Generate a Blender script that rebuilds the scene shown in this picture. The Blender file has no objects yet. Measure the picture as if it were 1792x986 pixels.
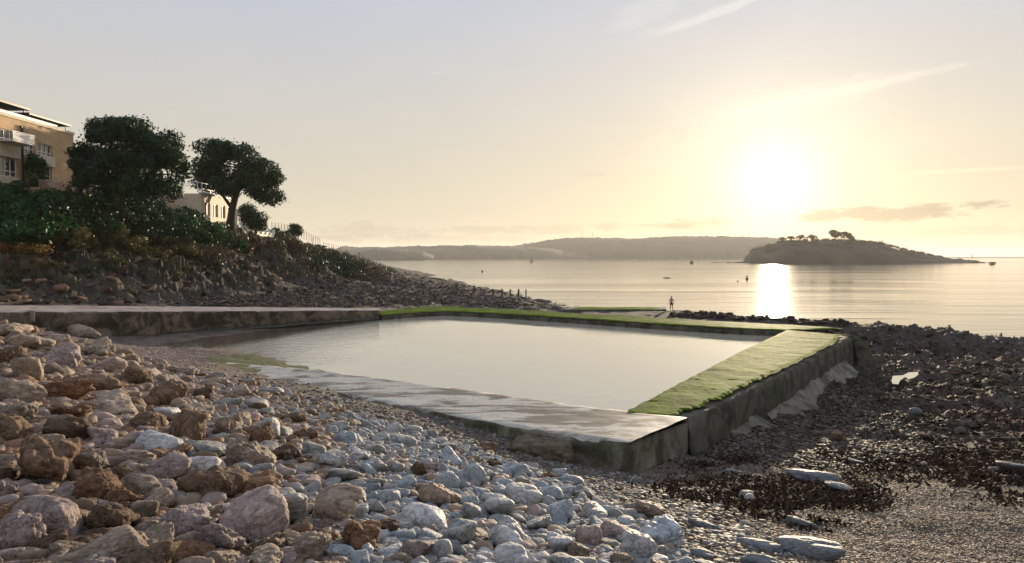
import bpy, bmesh, math, random
import numpy as np
from mathutils import Vector, Matrix
R = math.radians
random.seed(7); rng = np.random.default_rng(7)
scn = bpy.context.scene
COL = scn.collection

# ------------------------------------------------------------------ camera
F = 1294.0; PITCH = math.atan(43.5 / F); CZ = 5.5
cam = bpy.data.cameras.new("camera"); co = bpy.data.objects.new("camera", cam); COL.objects.link(co)
cam.lens = 26.0; cam.sensor_width = 36.0; cam.clip_start = 0.1; cam.clip_end = 60000
co.location = (0, 0, CZ); co.rotation_euler = (R(90) - PITCH, 0, 0)
scn.camera = co

def ray(px, py):
    u = (px - 896) / F; v = (493 - py) / F
    c, s = math.cos(PITCH), math.sin(PITCH)
    return (u, c + v * s, v * c - s)
def atY(px, py, Y):
    d = ray(px, py); t = Y / d[1]
    return Vector((d[0] * t, Y, CZ + d[2] * t))
def atZ(px, py, z):
    d = ray(px, py); t = (z - CZ) / d[2]
    return Vector((d[0] * t, d[1] * t, z))
def atX(px, py, X):
    d = ray(px, py); t = X / d[0]
    return Vector((X, d[1] * t, CZ + d[2] * t))

# ------------------------------------------------------------------ light
sd = Vector(ray(1357, 318)).normalized()
SUN_EL = math.asin(sd.z); SUN_AZ = math.atan2(sd.x, sd.y)
sun = bpy.data.lights.new("sun", 'SUN'); so = bpy.data.objects.new("sun", sun); COL.objects.link(so)
sun.energy = 5.0; sun.angle = R(0.53); sun.color = (1.0, 0.80, 0.55)
so.rotation_euler = (-sd).to_track_quat('-Z', 'Y').to_euler(); so.location = sd * 200

scn.view_settings.view_transform = 'Standard'; scn.view_settings.look = 'None'
scn.view_settings.gamma = 1.0; scn.view_settings.use_curve_mapping = False
scn.view_settings.exposure = 0.52
scn.cycles.volume_bounces = 1
scn.cycles.max_bounces = 6
scn.cycles.use_denoising = True

W = bpy.data.worlds.new("World"); scn.world = W; W.use_nodes = True
class NT:
    """tiny node helper"""
    def __init__(s, tree): s.t = tree; s.n = tree.nodes; s.l = tree.links
    def add(s, typ, ins=None, **kw):
        nd = s.n.new(typ)
        for k, v in kw.items(): setattr(nd, k, v)
        for k, v in (ins or {}).items(): s.put(nd.inputs[k], v)
        return nd
    def put(s, sock, v):
        if isinstance(v, bpy.types.Node): s.l.new(v.outputs[0], sock)
        elif isinstance(v, bpy.types.NodeSocket): s.l.new(v, sock)
        else: sock.default_value = v
    def math(s, op, a, b=0.0, c=0.0, clamp=False):
        nd = s.n.new('ShaderNodeMath'); nd.operation = op; nd.use_clamp = clamp
        s.put(nd.inputs[0], a); s.put(nd.inputs[1], b)
        if op in ('MULTIPLY_ADD', 'SMOOTH_MIN'): s.put(nd.inputs[2], c)
        return nd.outputs[0]
    def ramp(s, fac, stops, interp='LINEAR'):
        nd = s.n.new('ShaderNodeValToRGB'); cr = nd.color_ramp; cr.interpolation = interp
        while len(cr.elements) < len(stops): cr.elements.new(0.5)
        for e, (p, c) in zip(cr.elements, stops):
            e.position = p; e.color = (*c, 1) if len(c) == 3 else c
        s.put(nd.inputs[0], fac); return nd.outputs[0]
    def mix(s, fac, a, b, mode='MIX'):
        nd = s.n.new('ShaderNodeMix'); nd.data_type = 'RGBA'; nd.blend_type = mode; nd.clamp_factor = True
        s.put(nd.inputs[0], fac)
        for i, v in ((6, a), (7, b)):
            s.put(nd.inputs[i], (*v, 1) if isinstance(v, tuple) and len(v) == 3 else v)
        return nd.outputs[2]
    def noise(s, vec, scale, detail=4, rough=0.5, dist=0.0):
        nd = s.n.new('ShaderNodeTexNoise'); s.put(nd.inputs['Vector'], vec)
        nd.inputs['Scale'].default_value = scale; nd.inputs['Detail'].default_value = detail
        nd.inputs['Roughness'].default_value = rough; nd.inputs['Distortion'].default_value = dist
        return nd.outputs[0]
    def mapr(s, v, a, b, c=0.0, d=1.0, smooth=True):
        nd = s.n.new('ShaderNodeMapRange'); nd.interpolation_type = 'SMOOTHSTEP' if smooth else 'LINEAR'
        s.put(nd.inputs[0], v)
        for i, x in zip((1, 2, 3, 4), (a, b, c, d)): nd.inputs[i].default_value = x
        return nd.outputs[0]

wt = NT(W.node_tree); wt.n.clear()
wo = wt.add('ShaderNodeOutputWorld'); bg = wt.add('ShaderNodeBackground'); wt.l.new(bg.outputs[0], wo.inputs[0])
sky = wt.add('ShaderNodeTexSky', sky_type='NISHITA', sun_disc=False, sun_elevation=SUN_EL, sun_rotation=SUN_AZ,
             air_density=1.0, dust_density=1.0, ozone_density=1.0, altitude=0)
tc = wt.add('ShaderNodeTexCoord'); D = tc.outputs['Generated']
nrm = wt.add('ShaderNodeVectorMath', operation='NORMALIZE'); wt.l.new(D, nrm.inputs[0]); D = nrm.outputs[0]
SKY_TUNE = dict(gain=1.0)
sep = wt.add('ShaderNodeSeparateXYZ'); wt.l.new(D, sep.inputs[0])
dx, dy, dz = sep.outputs
# thin high cloud evens the clear-sky gradient: mix of the physical sky with a pale veil
up = wt.mapr(dz, 0.0, 0.45)
veil = wt.mix(up, (6.05, 5.45, 4.2), (4.5, 4.95, 6.1))
skyc = wt.mix(0.93, sky.outputs[0], veil)
# aureole of the low sun in the thin cloud
dotn = wt.add('ShaderNodeVectorMath', operation='DOT_PRODUCT'); wt.l.new(D, dotn.inputs[0]); dotn.inputs[1].default_value = sd
ang = wt.math('ARCCOSINE', wt.math('MINIMUM', dotn.outputs['Value'], 0.99999))
def gau(sig): return wt.math('EXPONENT', wt.math('MULTIPLY', wt.math('MULTIPLY', ang, ang), -1.0 / (2 * sig * sig)))
def addc(base, fac, colr):
    m = wt.mix(1.0, (fac_rgb(fac)), colr, 'MULTIPLY')
    nd = wt.n.new('ShaderNodeMix'); nd.data_type = 'RGBA'; nd.blend_type = 'ADD'; nd.inputs[0].default_value = 1.0
    wt.l.new(base, nd.inputs[6]); wt.l.new(m, nd.inputs[7]); return nd.outputs[2]
def fac_rgb(f):
    c = wt.add('ShaderNodeCombineColor'); [wt.l.new(f, c.inputs[i]) for i in range(3)]; return c.outputs[0]
skyc = addc(skyc, gau(0.034), (3, 3, 2.8))
skyc = addc(skyc, gau(0.085), (2.3, 2.15, 1.75))
skyc = addc(skyc, gau(0.25), (1.2, 0.93, 0.42))
# clouds: low bank bars near the horizon, wisps and vapour trails above
az = wt.math('ARCTAN2', dx, dy); el = wt.math('ARCSINE', dz)
comb = wt.add('ShaderNodeCombineXYZ'); wt.l.new(az, comb.inputs[0]); wt.l.new(wt.math('MULTIPLY', el, 3.2), comb.inputs[1])
AE = comb.outputs[0]
def pae(px, py):
    d = Vector(ray(px, py)).normalized(); return math.atan2(d.x, d.y), math.asin(d.z)
cn = wt.noise(AE, 22, 6, 0.55); cn2 = wt.noise(AE, 70, 5, 0.6)
cmix = wt.math('ADD', wt.math('MULTIPLY', cn, 0.65), wt.math('MULTIPLY', cn2, 0.35))
def blob(px, py, wx, wy, tilt=0.0):
    a, e = pae(px, py)
    x = wt.math('SUBTRACT', az, a); y = wt.math('SUBTRACT', el, e)
    if tilt: y = wt.math('SUBTRACT', y, wt.math('MULTIPLY', x, tilt))
    q = wt.math('ADD', wt.math('POWER', wt.math('ABSOLUTE', wt.math('DIVIDE', x, wx / F)), 2), wt.math('POWER', wt.math('ABSOLUTE', wt.math('DIVIDE', y, wy / F)), 2))
    return wt.math('SUBTRACT', 1.0, q)
def cloudmask(px, py, wx, wy, tilt=0.0, soft=0.5, n=2.6):
    b = wt.math('ADD', blob(px, py, wx, wy, tilt), wt.math('MULTIPLY', wt.math('SUBTRACT', cmix, 0.5), n * 2))
    return wt.mapr(b, 0.0, soft + 0.35)
grey = wt.mix(1.0, skyc, (0.50, 0.50, 0.52), 'MULTIPLY')
for args, op in (((1535, 374, 122, 17), .72), ((1725, 358, 36, 9), .7), ((1225, 390, 55, 15), .55), ((1160, 396, 60, 6), .4), ((640, 408, 120, 18), .33),
                 ((900, 403, 190, 10), .3), ((1060, 396, 36, 9), .3), ((1660, 404, 170, 9), .25), ((760, 420, 260, 10), .25), ((1035, 305, 32, 6), .12)):
    m = wt.math('MULTIPLY', cloudmask(*args), op)
    skyc = wt.mix(m, skyc, grey)
bright = wt.mix(1.0, skyc, (1.22, 1.2, 1.16), 'MULTIPLY')
for args, op in (((1255, 22, 110, 9, 0.27), .75), ((1175, 48, 90, 12, 0.2), .25), ((1130, 20, 80, 26, 0.25), .35), ((1480, 158, 220, 9, 0.13), .6),
                 ((1420, 170, 190, 26, 0.13), .35), ((1700, 298, 120, 4, 0.0), .5), ((768, 128, 22, 2.2, 0.0), .4)):
    m = wt.math('MULTIPLY', cloudmask(*args, n=1.2), op)
    skyc = wt.mix(m, skyc, bright)
veiln = wt.noise(AE, 5, 5, 0.6, 0.6)
skyc = wt.mix(wt.mapr(veiln, 0.35, 0.7, 0, 0.12), skyc, bright)
wt.l.new(skyc, bg.inputs[0]); bg.inputs[1].default_value = 0.082

# ------------------------------------------------------------------ numpy noise
def _h(ix, iy, iz, seed):
    n = (ix.astype(np.int64) * 374761393 + iy.astype(np.int64) * 668265263 + iz.astype(np.int64) * 2147483647 + seed * 1274126177) & 0xFFFFFFFF
    n = ((n ^ (n >> 13)) * 1274126177) & 0xFFFFFFFF
    n = ((n ^ (n >> 16)) * 2246822519) & 0xFFFFFFFF
    return ((n ^ (n >> 15)) & 0xFFFF) / 32767.5 - 1.0
def vnoise(x, y, z=None, seed=0):
    x = np.asarray(x, float); y = np.asarray(y, float)
    z = np.zeros_like(x) if z is None else np.asarray(z, float)
    ix, iy, iz = np.floor(x), np.floor(y), np.floor(z)
    fx, fy, fz = x - ix, y - iy, z - iz
    s = lambda t: t * t * t * (t * (t * 6 - 15) + 10)
    ux, uy, uz = s(fx), s(fy), s(fz); r = 0
    for a in (0, 1):
        for b in (0, 1):
            for c in (0, 1):
                w = (ux if a else 1 - ux) * (uy if b else 1 - uy) * (uz if c else 1 - uz)
                r = r + w * _h(ix + a, iy + b, iz + c, seed)
    return r
def fbm(x, y, z=None, oct=4, seed=0, gain=0.5):
    r = 0; a = 1.0; f = 1.0; zz = z
    for o in range(oct):
        r = r + a * vnoise(x * f + 13.7 * o, y * f + 7.1 * o, None if z is None else z * f + 3.3 * o, seed + o)
        a *= gain; f *= 2.03
    return r

# ------------------------------------------------------------------ object helpers
def link(o, parent=None):
    COL.objects.link(o)
    if parent is not None: o.parent = parent
    return o
def tag(o, label=None, cat=None, group=None, kind=None):
    if label: o['label'] = label
    if cat: o['category'] = cat
    if group: o['group'] = group
    if kind: o['kind'] = kind
    return o
def empty(name, loc, label, cat, group=None, rz=0.0):
    o = bpy.data.objects.new(name, None); link(o); o.location = loc; o.rotation_euler.z = rz
    o.empty_display_size = 0.2
    return tag(o, label, cat, group)
def mesh_np(name, V, Fc, mat, smooth=True, attr=None, parent=None, loc=None, mesh_only=False):
    """V (n,3), Fc (m,k) int, attr dict name->(n,) float or (n,3) colour"""
    V = np.asarray(V, np.float32); Fc = np.asarray(Fc, np.int32)
    me = bpy.data.meshes.new(name)
    me.vertices.add(len(V)); me.vertices.foreach_set('co', V.ravel())
    k = Fc.shape[1]
    me.loops.add(Fc.size); me.loops.foreach_set('vertex_index', Fc.ravel())
    me.polygons.add(len(Fc)); me.polygons.foreach_set('loop_start', np.arange(0, Fc.size, k, dtype=np.int32))
    me.polygons.foreach_set('loop_total', np.full(len(Fc), k, np.int32))
    me.update(calc_edges=True); me.validate(verbose=False)
    if smooth: me.polygons.foreach_set('use_smooth', np.ones(len(me.polygons), bool))
    for an, av in (attr or {}).items():
        av = np.asarray(av, np.float32)
        if av.ndim == 1:
            a = me.attributes.new(an, 'FLOAT', 'POINT'); a.data.foreach_set('value', av)
        else:
            a = me.attributes.new(an, 'FLOAT_COLOR', 'POINT')
            a.data.foreach_set('color', np.concatenate([av, np.ones((len(av), 1), np.float32)], 1).ravel())
    if mat: me.materials.append(mat)
    if mesh_only: return me
    o = bpy.data.objects.new(name, me); link(o, parent)
    if loc is not None: o.location = loc
    return o
class MB:
    """collects boxes, tubes, quads into one bmesh"""
    def __init__(s): s.b = bmesh.new()
    def box(s, c, size, rz=0.0, bev=0.0, M=None):
        T = Matrix.Translation(c) @ Matrix.Rotation(rz, 4, 'Z') @ Matrix.Diagonal((*size, 1))
        if M is not None: T = M @ T
        g = bmesh.ops.create_cube(s.b, size=1.0, matrix=T)
        if bev > 0:
            es = list({e for v in g['verts'] for e in v.link_edges})
            bmesh.ops.bevel(s.b, geom=es, offset=bev, segments=2, affect='EDGES', profile=0.5)
        return s
    def tube(s, pts, rad, seg=8):
        pts = [Vector(p) for p in pts]; rad = rad if isinstance(rad, (list, tuple)) else [rad] * len(pts)
        rings = []
        for i, p in enumerate(pts):
            t = (pts[min(i + 1, len(pts) - 1)] - pts[max(i - 1, 0)]).normalized()
            a = t.orthogonal().normalized(); b = t.cross(a)
            if rings and i:
                pa = prev - t * prev.dot(t); a = pa.normalized() if pa.length > 1e-6 else a; b = t.cross(a)
            prev = a
            rings.append([s.b.verts.new(p + (a * math.cos(2 * math.pi * k / seg) + b * math.sin(2 * math.pi * k / seg)) * rad[i]) for k in range(seg)])
        for r0, r1 in zip(rings, rings[1:]):
            for k in range(seg): s.b.faces.new((r0[k], r0[(k + 1) % seg], r1[(k + 1) % seg], r1[k]))
        s.b.faces.new(rings[0][::-1]); s.b.faces.new(rings[-1]); return s
    def lathe(s, c, prof, seg=16):
        rings = [[s.b.verts.new((c[0] + r * math.cos(2 * math.pi * k / seg), c[1] + r * math.sin(2 * math.pi * k / seg), c[2] + z)) for k in range(seg)] for r, z in prof]
        for r0, r1 in zip(rings, rings[1:]):
            for k in range(seg): s.b.faces.new((r0[k], r0[(k + 1) % seg], r1[(k + 1) % seg], r1[k]))
        s.b.faces.new(rings[0][::-1]); s.b.faces.new(rings[-1]); return s
    def prism(s, pts, z0, z1):
        lo = [s.b.verts.new((p[0], p[1], z0)) for p in pts]; hi = [s.b.verts.new((p[0], p[1], z1)) for p in pts]
        s.b.faces.new(lo[::-1]); s.b.faces.new(hi)
        for i in range(len(pts)): j = (i + 1) % len(pts); s.b.faces.new((lo[i], lo[j], hi[j], hi[i]))
        return s
    def build(s, name, mat, parent=None, smooth=False, loc=None):
        bmesh.ops.recalc_face_normals(s.b, faces=s.b.faces)
        me = bpy.data.meshes.new(name); s.b.to_mesh(me); s.b.free()
        if mat: me.materials.append(mat)
        if smooth:
            for p in me.polygons: p.use_smooth = True
        o = bpy.data.objects.new(name, me); link(o, parent)
        if loc is not None: o.location = loc
        return o
def rel(o, root):
    """world-built child: keep world coordinates under a moved root (root without rotation)"""
    o.location = -Vector(root.location); return o

# ------------------------------------------------------------------ materials
def new_mat(name):
    m = bpy.data.materials.new(name); m.use_nodes = True; t = NT(m.node_tree); t.n.clear()
    out = t.add('ShaderNodeOutputMaterial'); p = t.add('ShaderNodeBsdfPrincipled'); t.l.new(p.outputs[0], out.inputs[0])
    return m, t, p
def pos(t): return t.add('ShaderNodeNewGeometry').outputs['Position']
def bump(t, p, h, strength=0.5, dist=0.05):
    b = t.add('ShaderNodeBump'); b.inputs['Strength'].default_value = strength; b.inputs['Distance'].default_value = dist
    t.put(b.inputs['Height'], h); t.l.new(b.outputs[0], p.inputs['Normal']); return b
def simple(name, colr, rough=0.6, nscale=3.0, var=0.25, bmp=0.2, metal=0.0, dist=0.02):
    m, t, p = new_mat(name); P = pos(t)
    n = t.noise(P, nscale, 5, 0.6)
    dark = tuple(c * (1 - var) for c in colr); lite = tuple(min(1, c * (1 + var)) for c in colr)
    t.put(p.inputs['Base Color'], t.ramp(n, [(0.3, dark), (0.7, lite)])); p.inputs['Roughness'].default_value = rough
    p.inputs['Metallic'].default_value = metal
    if bmp: bump(t, p, t.noise(P, nscale * 6, 4, 0.6), bmp, dist)
    return m

def rock_mat(name, c1, c2, c3, vein=0.0, pit=0.3, rough=0.62, bs=1.0):
    m, t, p = new_mat(name)
    oi = t.add('ShaderNodeObjectInfo'); tcx = t.add('ShaderNodeTexCoord')
    off = t.add('ShaderNodeVectorMath', operation='SCALE'); t.l.new(oi.outputs['Random'], off.inputs['Scale'])
    off.inputs[0].default_value = (37.0, 19.0, 53.0)
    ad = t.add('ShaderNodeVectorMath', operation='ADD'); t.l.new(tcx.outputs['Object'], ad.inputs[0]); t.l.new(off.outputs[0], ad.inputs[1])
    vr = t.add('ShaderNodeVectorRotate', rotation_type='AXIS_ANGLE'); t.l.new(ad.outputs[0], vr.inputs['Vector']); vr.inputs['Axis'].default_value = (0.8, 0.5, 0.33); t.l.new(t.math('MULTIPLY', oi.outputs['Random'], 41.0), vr.inputs['Angle'])
    P = vr.outputs[0]
    n1 = t.noise(P, 1.6, 6, 0.62, 0.4); n2 = t.noise(P, 7.0, 6, 0.65)
    base = t.ramp(n1, [(0.28, c1), (0.5, c2), (0.72, c3)])
    base = t.mix(t.mapr(n2, 0.35, 0.75, 0.0, 0.55), base, tuple(x * 0.5 for x in c1))
    # strata bands
    mp = t.add('ShaderNodeMapping'); mp.inputs['Rotation'].default_value = (0.5, 0.3, 0.8); mp.inputs['Scale'].default_value = (0.6, 0.6, 4.2); t.l.new(P, mp.inputs[0])
    st = t.noise(mp.outputs[0], 2.3, 5, 0.6, 1.2)
    base = t.mix(t.mapr(st, 0.52, 0.6, 0.0, 0.35), base, tuple(min(1, x * 1.35) for x in c3))
    if vein:
        w = t.noise(P, 2.4, 4, 0.5, 1.5)
        v = t.math('SUBTRACT', 1.0, t.math('MULTIPLY', t.math('ABSOLUTE', t.math('SUBTRACT', w, 0.5)), 26.0), clamp=True)
        base = t.mix(t.math('MULTIPLY', v, vein), base, (0.62, 0.60, 0.56))
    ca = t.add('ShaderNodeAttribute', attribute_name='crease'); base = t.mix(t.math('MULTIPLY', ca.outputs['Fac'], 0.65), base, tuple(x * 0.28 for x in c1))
    hv = t.add('ShaderNodeHueSaturation'); t.l.new(base, hv.inputs['Color'])
    t.l.new(t.mapr(oi.outputs['Random'], 0, 1, 0.75, 1.25, False), hv.inputs['Value'])
    t.l.new(hv.outputs[0], p.inputs['Base Color'])
    p.inputs['Roughness'].default_value = max(rough, .55); p.inputs['Specular IOR Level'].default_value = 0.25
    ms = t.add('ShaderNodeTexVoronoi', feature='DISTANCE_TO_EDGE'); t.l.new(P, ms.inputs['Vector']); ms.inputs['Scale'].default_value = 2.6
    crack = t.mapr(ms.outputs[0], 0.0, 0.05)
    h = t.math('ADD', t.math('MULTIPLY', st, 0.6), t.math('MULTIPLY', n2, pit * 2.2))
    h = t.math('ADD', h, t.math('MULTIPLY', crack, 0.08))
    h = t.math('ADD', h, t.math('MULTIPLY', t.noise(P, 30, 4, 0.7), pit * 0.5))
    bump(t, p, h, bs, 0.16)
    return m
ROCK = {
    'rust': rock_mat('rock_rust', (0.19, 0.09, 0.045), (0.36, 0.19, 0.10), (0.50, 0.31, 0.19), 0, 0.4, 0.8),
    'dark': rock_mat('rock_brown', (0.14, 0.085, 0.05), (0.27, 0.17, 0.105), (0.40, 0.27, 0.18), 0, 0.45, 0.8),
    'buff': rock_mat('rock_buff', (0.24, 0.165, 0.11), (0.43, 0.315, 0.225), (0.58, 0.46, 0.35), 0.15, 0.3),
    'pink': rock_mat('rock_pink_grey', (0.28, 0.19, 0.165), (0.47, 0.345, 0.305), (0.62, 0.49, 0.44), 0.3, 0.25),
    'grey': rock_mat('rock_grey', (0.18, 0.175, 0.16), (0.33, 0.325, 0.305), (0.47, 0.46, 0.43), 0.3, 0.2, 0.5, 0.6),
    'blue': rock_mat('rock_blue_grey', (0.17, 0.195, 0.215), (0.31, 0.35, 0.375), (0.47, 0.50, 0.50), 0.35, 0.12, 0.42, 0.4),
    'slate': rock_mat('rock_slate', (0.10, 0.11, 0.115), (0.17, 0.185, 0.195), (0.27, 0.285, 0.285), 0.2, 0.1, 0.6, 0.4),
    'pale': rock_mat('rock_pale', (0.28, 0.27, 0.26), (0.46, 0.45, 0.435), (0.62, 0.60, 0.58), 0.25, 0.15, 0.45, 0.45),
}
def attr_mat(name, rough=0.55, bmp=0.3, scale=8.0, spec=0.5, dist=0.03):
    m, t, p = new_mat(name); P = pos(t)
    a = t.add('ShaderNodeAttribute', attribute_name='col')
    n = t.noise(P, scale, 5, 0.65)
    t.l.new(t.mix(t.mapr(n, 0.3, 0.75, 0.0, 0.6), a.outputs['Color'], t.mix(1.0, a.outputs['Color'], (0.45, 0.42, 0.4), 'MULTIPLY')), p.inputs['Base Color'])
    p.inputs['Roughness'].default_value = rough; p.inputs['Specular IOR Level'].default_value = spec
    bump(t, p, n, bmp, dist); return m
M_pebble = attr_mat('pebbles', 0.68, 0.3, 30.0, 0.08, 0.004)
M_rubble = attr_mat('rubble_rock', 0.85, 0.9, 4.0, 0.05, 0.12)
M_rub2 = attr_mat('rubble_stone', 0.7, 1.0, 7.0, 0.15, 0.06)
M_weed = attr_mat('seaweed', 0.7, 0.2, 20.0, 0.04, 0.01)
def leaf_mat(name, c1, c2, trans=0.25):
    m, t, p = new_mat(name)
    a = t.add('ShaderNodeAttribute', attribute_name='tint')
    t.put(p.inputs['Base Color'], t.ramp(a.outputs['Fac'], [(0.0, c1), (1.0, c2)])); p.inputs['Roughness'].default_value = 0.5
    p.inputs['Specular IOR Level'].default_value = 0.12
    tr = t.add('ShaderNodeBsdfTranslucent'); t.put(tr.inputs[0], t.ramp(a.outputs['Fac'], [(0.0, c1), (1.0, c2)]))
    mx = t.add('ShaderNodeMixShader'); mx.inputs[0].default_value = trans
    t.l.new(p.outputs[0], mx.inputs[1]); t.l.new(tr.outputs[0], mx.inputs[2])
    out = [n for n in t.n if n.type == 'OUTPUT_MATERIAL'][0]; t.l.new(mx.outputs[0], out.inputs[0]); return m
L_oak = leaf_mat('leaves_evergreen', (0.006, 0.022, 0.009), (0.026, 0.072, 0.028), 0.15)
L_green = leaf_mat('leaves_green', (0.008, 0.030, 0.009), (0.036, 0.105, 0.026), 0.2)
L_olive = leaf_mat('leaves_olive', (0.06, 0.06, 0.02), (0.16, 0.13, 0.045))
L_brown = leaf_mat('leaves_brown', (0.05, 0.042, 0.028), (0.12, 0.095, 0.06))
L_ochre = leaf_mat('leaves_ochre', (0.13, 0.075, 0.025), (0.26, 0.15, 0.05))
M_bark = simple('bark', (0.05, 0.04, 0.03), 0.85, 4, 0.3, 0.6)
M_wood = simple('weathered_wood', (0.07, 0.055, 0.045), 0.8, 4, 0.3, 0.5)

def concrete_mat(name, c_dry, c_wet, wet_rough=0.12, stain=True, aniso=False, wetmix=(0.45, 0.58), green=0.0, spec=0.35):
    m, t, p = new_mat(name); P = pos(t)
    mp = t.add('ShaderNodeMapping'); t.l.new(P, mp.inputs[0])
    if aniso: mp.inputs['Rotation'].default_value = (0, 0, R(38)); mp.inputs['Scale'].default_value = (0.45, 1.5, 1.0)
    n = t.noise(mp.outputs[0], 0.75, 6, 0.62, 0.8)
    fine = t.noise(P, 9, 6, 0.7); wet = t.mapr(n, wetmix[0], wetmix[1])
    dry = t.mix(t.mapr(fine, 0.3, 0.7), tuple(c * 0.75 for c in c_dry), tuple(c * 1.15 for c in c_dry))
    c = t.mix(wet, dry, t.mix(t.mapr(fine, 0.3, 0.7), tuple(x * 0.7 for x in c_wet), c_wet))
    sp = t.mapr(t.noise(P, 4.5, 5, 0.7), 0.62, 0.68, 0, 0.7)
    c = t.mix(sp, c, tuple(x * 0.4 for x in c_wet))
    cr = t.math('ABSOLUTE', t.math('SUBTRACT', t.noise(P, 0.55, 7, 0.6, 0.6), 0.5))
    c = t.mix(t.mapr(cr, 0.0, 0.006, 0.75, 0.0), c, tuple(x * 0.3 for x in c_wet))
    if green:
        g = t.mapr(t.noise(P, 0.9, 5, 0.7), 0.5, 0.65, 0, green); c = t.mix(g, c, (0.05, 0.075, 0.02))
    t.l.new(c, p.inputs['Base Color'])
    t.l.new(t.mapr(wet, 0, 1, max(0.6, wet_rough), wet_rough, False), p.inputs['Roughness']); p.inputs['Specular IOR Level'].default_value = spec
    h = t.math('ADD', t.math('MULTIPLY', fine, 0.5), t.math('MULTIPLY', t.noise(P, 40, 4, 0.7), 0.3))
    bump(t, p, h, 0.45, 0.02); return m
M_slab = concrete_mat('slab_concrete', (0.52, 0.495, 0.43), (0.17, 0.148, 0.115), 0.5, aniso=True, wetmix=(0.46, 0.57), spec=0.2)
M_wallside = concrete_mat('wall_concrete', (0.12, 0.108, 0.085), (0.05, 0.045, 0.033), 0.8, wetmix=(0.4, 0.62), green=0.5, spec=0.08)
M_corner = concrete_mat('corner_concrete', (0.24, 0.22, 0.17), (0.085, 0.078, 0.055), 0.8, wetmix=(0.40, 0.62), green=0.45, spec=0.1)  # lighter wall concrete: the lit look of the corner face put into its colour
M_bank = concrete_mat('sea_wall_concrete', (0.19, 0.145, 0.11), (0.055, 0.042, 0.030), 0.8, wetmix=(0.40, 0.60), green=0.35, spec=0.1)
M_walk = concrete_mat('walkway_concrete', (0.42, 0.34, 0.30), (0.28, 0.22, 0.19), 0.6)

def moss_mat():
    m, t, p = new_mat('moss'); P = pos(t)
    n = t.noise(P, 0.7, 5, 0.65, 0.5); f = t.noise(P, 14, 5, 0.7); g = t.noise(P, 60, 3, 0.7)
    c = t.ramp(n, [(0.30, (0.06, 0.08, 0.010)), (0.42, (0.085, 0.145, 0.006)), (0.55, (0.155, 0.235, 0.008)), (0.68, (0.23, 0.285, 0.014)), (0.8, (0.26, 0.24, 0.09))])
    c = t.mix(t.mapr(f, 0.35, 0.7, 0.0, 0.7), c, (0.04, 0.06, 0.01))
    c = t.mix(t.mapr(t.noise(P, 1.8, 6, 0.72, 1.0), 0.55, 0.62, 0.0, 0.85), c, (0.15, 0.135, 0.085)); c = t.mix(t.mapr(t.noise(P, 3.1, 5, 0.7), 0.5, 0.62, 0.0, 0.7), c, (0.05, 0.085, 0.012))
    t.l.new(c, p.inputs['Base Color']); p.inputs['Roughness'].default_value = 0.75; p.inputs['Specular IOR Level'].default_value = 0.010
    bump(t, p, t.math('ADD', f, t.math('MULTIPLY', g, 0.4)), 0.7, 0.025); return m
M_moss = moss_mat()

# ------------------------------------------------------------------ terrain height field
SEA = -3.0; POOL = -0.5
cp = []
def cY(px, py, Y): v = atY(px, py, Y); cp.append((v.x, v.y, v.z))
def cZ(px, py, z): v = atZ(px, py, z); cp.append((v.x, v.y, v.z))
for a in ((0, 986, 7.5), (448, 986, 8.2), (896, 986, 9.2), (1344, 986, 10.5), (1792, 986, 11.5), (0, 572, 35), (0, 720, 16), (0, 640, 23),
          (110, 588, 37), (205, 613, 38), (220, 665, 27), (350, 645, 35.5), (300, 700, 22), (420, 760, 16.5), (600, 800, 14.8), (400, 850, 12), (800, 870, 13.5), (1100, 880, 14.6),
          (1600, 658, 48), (1700, 622, 60), (1500, 569, 72), (1600, 572, 72), (1700, 588, 68), (1792, 606, 64), (1600, 602, 64), (1500, 612, 62),
          (1250, 550, 85), (1350, 559, 80), (1450, 563, 75), (1175, 544.5, 91.7), (1100, 543, 93), (1020, 546, 93), (1210, 546, 90),
          (0, 525, 57), (0, 450, 69), (0, 400, 75), (0, 325, 80), (120, 520, 61), (200, 500, 72), (200, 430, 84), (200, 372, 93), (100, 470, 70), (100, 352, 88), (100, 410, 79),
          (400, 500, 88), (400, 440, 110), (400, 402, 122), (300, 470, 84), (300, 388, 108), (300, 425, 96), (500, 500, 112), (500, 450, 140), (500, 414, 160), (560, 434, 240), (600, 500, 150), (600, 470, 230),
          (610, 449, 380), (640, 463, 430), (700, 475, 400), (750, 495, 205), (850, 515, 140), (900, 528, 115), (780, 528, 112), (600, 530, 89), (480, 520, 83), (350, 530, 70), (580, 445, 310)): cY(*a)
for a in ((700, 712, -0.15), (560, 685, 0.05), (850, 750, -0.35), (1000, 812, -0.75), (1100, 832, -0.95), (1215, 800, -1.32), (1350, 840, -1.1), (1550, 850, -0.4), (1792, 850, -0.4),
          (1500, 700, -2.0), (1792, 700, -1.8), (1792, 780, -1.25), (1485, 650, -2.35), (1350, 735, -1.75), (1600, 780, -1.35), (1450, 770, -1.45),
          (240, 608, -0.52), (330, 618, -0.40), (400, 614, -0.45), (470, 633, -0.40), (430, 622, -0.38), (380, 604, -0.52), (430, 636, -0.32), (500, 642, -0.30), (420, 600, -0.62), (540, 652, -0.24), (300, 636, -0.3), (450, 655, -0.12), (960, 830, -0.3)): cZ(*a)
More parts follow.
